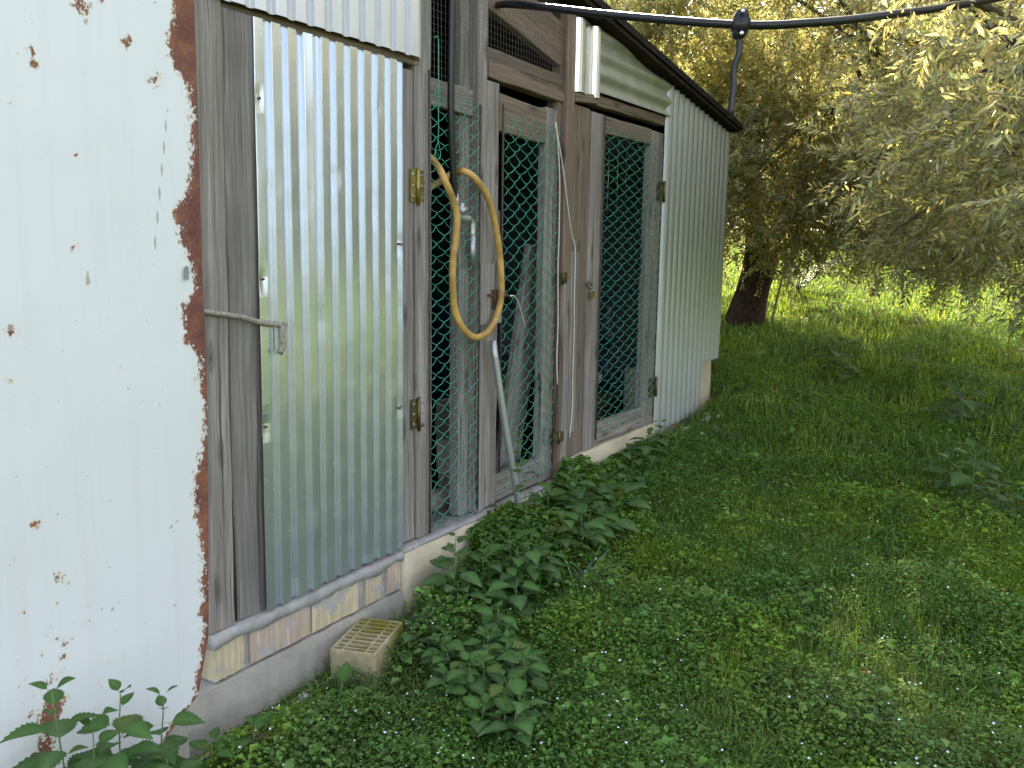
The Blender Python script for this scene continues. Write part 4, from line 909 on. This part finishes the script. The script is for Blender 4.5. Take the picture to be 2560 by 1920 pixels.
# ------------------------------------------------------------------ olive trees
def olive(name, label, base, fork, crown, rad, clusters, per, spread, leaf, seed, zmin=None, trunk_r=.22, group=None, nl=(16, 26), lean=(0, 0), shell=.55, limbs=7, keep=None, upw=-.1, extra=None):
    g = np.random.default_rng(seed); base = np.array(base, float); fork = np.array(fork, float); crown = np.array(crown, float); rad = np.array(rad, float)
    o = thing(name, label, 'tree', tuple(base), group)
    # clusters spread through the crown volume, thicker towards its outside
    d = unit(g.normal(size=(clusters*3, 3))); rr = shell+(1-shell)*g.random(clusters*3)**.7
    cc = crown+d*rr[:, None]*rad*(1+.18*np.sin(d[:, :1]*5+seed)+.12*np.cos(d[:, 1:2]*7+seed))
    if zmin is not None: cc = cc[cc[:, 2] > zmin(cc[:, 0], cc[:, 1])]
    if keep is not None: cc = cc[keep(cc)]
    cc = cc[:clusters]
    if extra is not None: cc = np.concatenate([cc, extra])
    nc = len(cc)
    # trunk and limbs
    tr = [base+(fork-base)*q+np.array([.03*math.sin(q*7+seed), .03*math.cos(q*5), 0]) for q in np.linspace(-.06, 1, 9)]
    K = len(tr); n_ = 16; V = []; F_ = []
    for i, p in enumerate(tr):
        q = i/(K-1); r_ = trunk_r*(1.10-.20*min(1, q*3)-.08*q)
        for j in range(n_):
            a = 2*math.pi*j/n_; b_ = 1+.10*math.sin(3*a+seed+q*1.5)+.06*math.sin(7*a+q*4)+g.normal(0, .012); V.append(p+np.array([math.cos(a), math.sin(a), 0])*r_*b_)
    F_ = [(i*n_+j, i*n_+(j+1) % n_, (i+1)*n_+(j+1) % n_, (i+1)*n_+j) for i in range(K-1) for j in range(n_)]
    trunk = MB().add(V, F_, smooth=True).build('trunk', 'bark', o)
    lim = []
    for i in range(limbs):
        a = 2*math.pi*i/limbs+g.uniform(-.3, .3); e = crown+np.array([math.cos(a)*rad[0]*.62, math.sin(a)*rad[1]*.62, rad[2]*g.uniform(-.1, .5)])
        m_ = (fork+e)/2+np.array([0, 0, .35]); P = spline([fork-[0, 0, .15], fork*.7+m_*.3+g.normal(0, .05, 3), m_+g.normal(0, .12, 3), e], 6); lim.append(P)
        MB().tube(P, np.linspace(trunk_r*.42, .02, len(P)), 8).build('limb', 'bark', o)
    LP = np.concatenate(lim); mb = MB()
    for c in cc[g.permutation(nc)[:min(nc, 130)]]:
        s_ = LP[np.argmin(np.linalg.norm(LP-c, axis=1)+g.random(len(LP))*.4)]
        mb.tube(spline([s_, (s_+c)/2+g.normal(0, .10, 3)+[0, 0, .08], c, c+unit((c-crown)[None])[0]*.2-[0, 0, .05]], 4), np.linspace(.020, .004, 13), 5, False)
    mb.build('branches', 'branch', o)
    # twigs
    T = nc*per; ci = np.repeat(np.arange(nc), per); p = cc[ci]+g.normal(0, 1, (T, 3))*spread*np.array([1, 1, .8])
    out = unit(p-crown); d = unit(out*.7+g.normal(0, .65, (T, 3))+np.array([0, 0, upw])); Lt = g.uniform(.18, .42, T)
    nlv = int(np.mean(nl)); tt = (np.arange(nlv)+.5)/nlv
    sag = g.uniform(-.05, .25, T)
    P = p[:, None, :]+d[:, None, :]*(Lt[:, None]*tt)[..., None]-np.array([0, 0, 1.])*((sag*Lt)[:, None]*tt**2)[..., None]
    P = P.reshape(-1, 3); D_ = np.repeat(d, nlv, 0); n = len(P)
    rnd_ = unit(np.cross(D_, g.normal(0, 1, (n, 3)))); sg = np.tile(np.where(np.arange(nlv) % 2, 1., -1.), T)[:, None]
    a1 = unit(np.cross(D_, np.repeat(unit(g.normal(0, 1, (T, 3))), nlv, 0))); sd = unit(a1*sg+rnd_*.55)
    ld = unit(D_*.75+sd*.8); nn = unit(np.cross(ld, g.normal(0, 1, (n, 3)))+.35*np.array([0, 0, 1.])); nn = unit(nn-ld*(nn*ld).sum(1)[:, None]); ss = np.cross(ld, nn)
    L = (leaf*g.uniform(.7, 1.25, n))[:, None]; Wd = L*.28
    if zmin is not None or keep is not None:
        pass
    V = np.stack([P, P+ld*L*.45+ss*Wd*.5+nn*Wd*.15, P+ld*L-nn*L*.08, P+ld*L*.45-ss*Wd*.5+nn*Wd*.15], 1).reshape(-1, 3)
    i = np.arange(n)[:, None]*4; F_ = np.concatenate([i+np.array([[0, 1, 2]]), i+np.array([[0, 2, 3]])])
    col = g.uniform(.45, 1.6, (n, 1))*(1+g.normal(0, .06, (n, 3))); yl = g.random(n) < .006; col[yl] *= np.array([1.9, 1.6, .6])
    big('crown', V, F_, 'olive', np.repeat(col, 4, 0), parent=o)['kind'] = 'stuff'
    # twig wood as thin strips with three sides
    sel = g.permutation(T)[:T//2]; a = p[sel]; e = a+d[sel]*Lt[sel][:, None]-np.array([0, 0, 1.])*(sag[sel]*Lt[sel])[:, None]; s1 = unit(np.cross(d[sel], g.normal(0, 1, (len(sel), 3)))); s2 = np.cross(d[sel], s1); r_ = .0022*leaf/.06
    V = np.stack([a+s1*r_, a-s1*r_*.5+s2*r_*.87, a-s1*r_*.5-s2*r_*.87, e], 1).reshape(-1, 3); i = np.arange(len(sel))[:, None]*4
    big('twigs', V, np.concatenate([i+np.array([[0, 1, 3]]), i+np.array([[1, 2, 3]]), i+np.array([[2, 0, 3]])]), 'branch', parent=o)['kind'] = 'stuff'
    return o
def rf(x, y):    # (right, forward) of a ground position as seen from the camera
    return x*math.sin(YAW)-(y+2.15)*math.cos(YAW), x*math.cos(YAW)+(y+2.15)*math.sin(YAW)
def pz(rg, fw_, z): v = pos(rg, fw_); return (v.x, v.y, z)
def zA(x, y):
    r_, f_ = rf(x, y); return 1.66-.12*np.clip(r_-3.2, 0, 2)
clear_shed = lambda c: ~((c[:, 1] > -1.5) & (c[:, 1] < 2.9) & (c[:, 0] < 7.5) & (c[:, 2] < 3.15))
b0 = pz(2.73, 9.74, 0)
ge = np.random.default_rng(77); EX = np.array([pz(ge.uniform(.9, 2.3), ge.uniform(6.2, 7.6), ge.uniform(3.6, 4.2)) for _ in range(22)]+[pz(ge.uniform(1.7, 4.2), ge.uniform(7.6, 9.3), ge.uniform(1.72, 2.9)) for _ in range(52)])  # first clusters added above the view to shade the lawn, rest fill the crown
olive('olive_tree', 'olive tree with a thick dark trunk standing behind the shed end', (b0[0], b0[1], float(gh(b0[0], b0[1]))), pz(2.84, 9.75, 1.95), pz(2.8, 9.35, 3.0), (3.8, 3.8, 1.60), 390, 35, .21, .068, 3, zA, .215, keep=clear_shed, shell=.34, upw=.25, extra=EX)
def zB(x, y):
    r_, f_ = rf(x, y); return 1.80-.85*np.clip((r_-2.9)/.8, 0, 1)
def clear_view(c):
    r_, f_ = rf(c[:, 0], c[:, 1]); return (r_ > .42*f_) | ((c[:, 2] > 3.4) & (r_ > 1.4))
b1 = pz(4.5, 5.6, 0)
olive('olive_tree', 'olive tree whose long grey branches hang in from beside the lawn', (b1[0], b1[1], float(gh(b1[0], b1[1]))), pz(4.4, 5.5, 1.7), pz(3.6, 5.3, 2.75), (2.3, 2.2, 1.65), 200, 30, .17, .060, 5, zB, .17, nl=(18, 26), shell=.5, keep=clear_view)
b2 = pz(.2, 14.2, 0)
olive('olive_tree', 'olive tree showing above the shed roof behind the thick trunked one', (b2[0], b2[1], float(gh(b2[0], b2[1]))), pz(.2, 14.2, 2.6), pz(.1, 14.2, 4.0), (3.2, 3.0, 2.3), 195, 20, .26, .098, 9, None, .2, keep=clear_shed, upw=.25)
GB = 'olive trees in the far row'
for i, (rg, fw_, hh) in enumerate([(-6, 31, 5.6), (1.8, 33, 5.4), (9, 31.5, 5.6), (16.5, 34, 5.6), (5.4, 40, 6.4), (13, 41, 6.4), (-2, 41, 6.6)]):
    c = pz(rg, fw_, 0); z0 = float(gh(c[0], c[1]))
    olive('olive_tree', 'distant olive tree in the far row beyond the sunlit grass', (c[0], c[1], z0), (c[0]+.2, c[1], z0+1.4), (c[0], c[1], z0+hh*.52), (3.9, 3.9, hh*.56), 150, 9, .45, .19, 20+i, None, .22, GB, (10, 14), limbs=5)
# silver leaved cardoon and a sapling by the thick trunk
cd = thing('cardoon', 'silver grey cardoon plant with arching cut leaves beyond the thick trunk', 'plant', pz(4.15, 12.3, float(gh(*pz(4.15, 12.3, 0)[:2]))))
g = random.Random(4); c0 = Vector(cd.location)
for i in range(22):
    a = g.uniform(0, 6.28); l = g.uniform(.6, 1.1); V = []; F_ = []
    mid = [c0+Vector((math.cos(a)*l*q*.8, math.sin(a)*l*q*.8, l*(1.15*q-.8*q*q))) for q in np.linspace(0, 1, 12)]
    s_ = Vector((-math.sin(a), math.cos(a), .1)); dd = Vector((math.cos(a), math.sin(a), -.1)); kk = 0
    for j in range(1, 11):
        w_ = .17*math.sin(math.pi*(j/11)**.8)+.02
        for sg in (1, -1):
            b_ = mid[j]; V += [b_-dd*.016, b_+dd*.016, b_+s_*sg*w_+dd*.08+Vector((0, 0, .03))]; F_.append((kk, kk+1, kk+2)); kk += 3
        V += [mid[j-1]-s_*.006, mid[j-1]+s_*.006, mid[j]+s_*.006, mid[j]-s_*.006]; F_.append((kk, kk+1, kk+2, kk+3)); kk += 4
    MB().add([tuple(v) for v in V], F_).build('leaf', 'cardoon', cd)
tubething('sapling_stick', [pz(2.95, 9.6, .80), pz(3.02, 9.6, 1.2), pz(3.12, 9.6, 1.75)], [.013, .012, .010], 'straw', 'thin yellow stick standing beside the thick olive trunk', 'stick', 8)
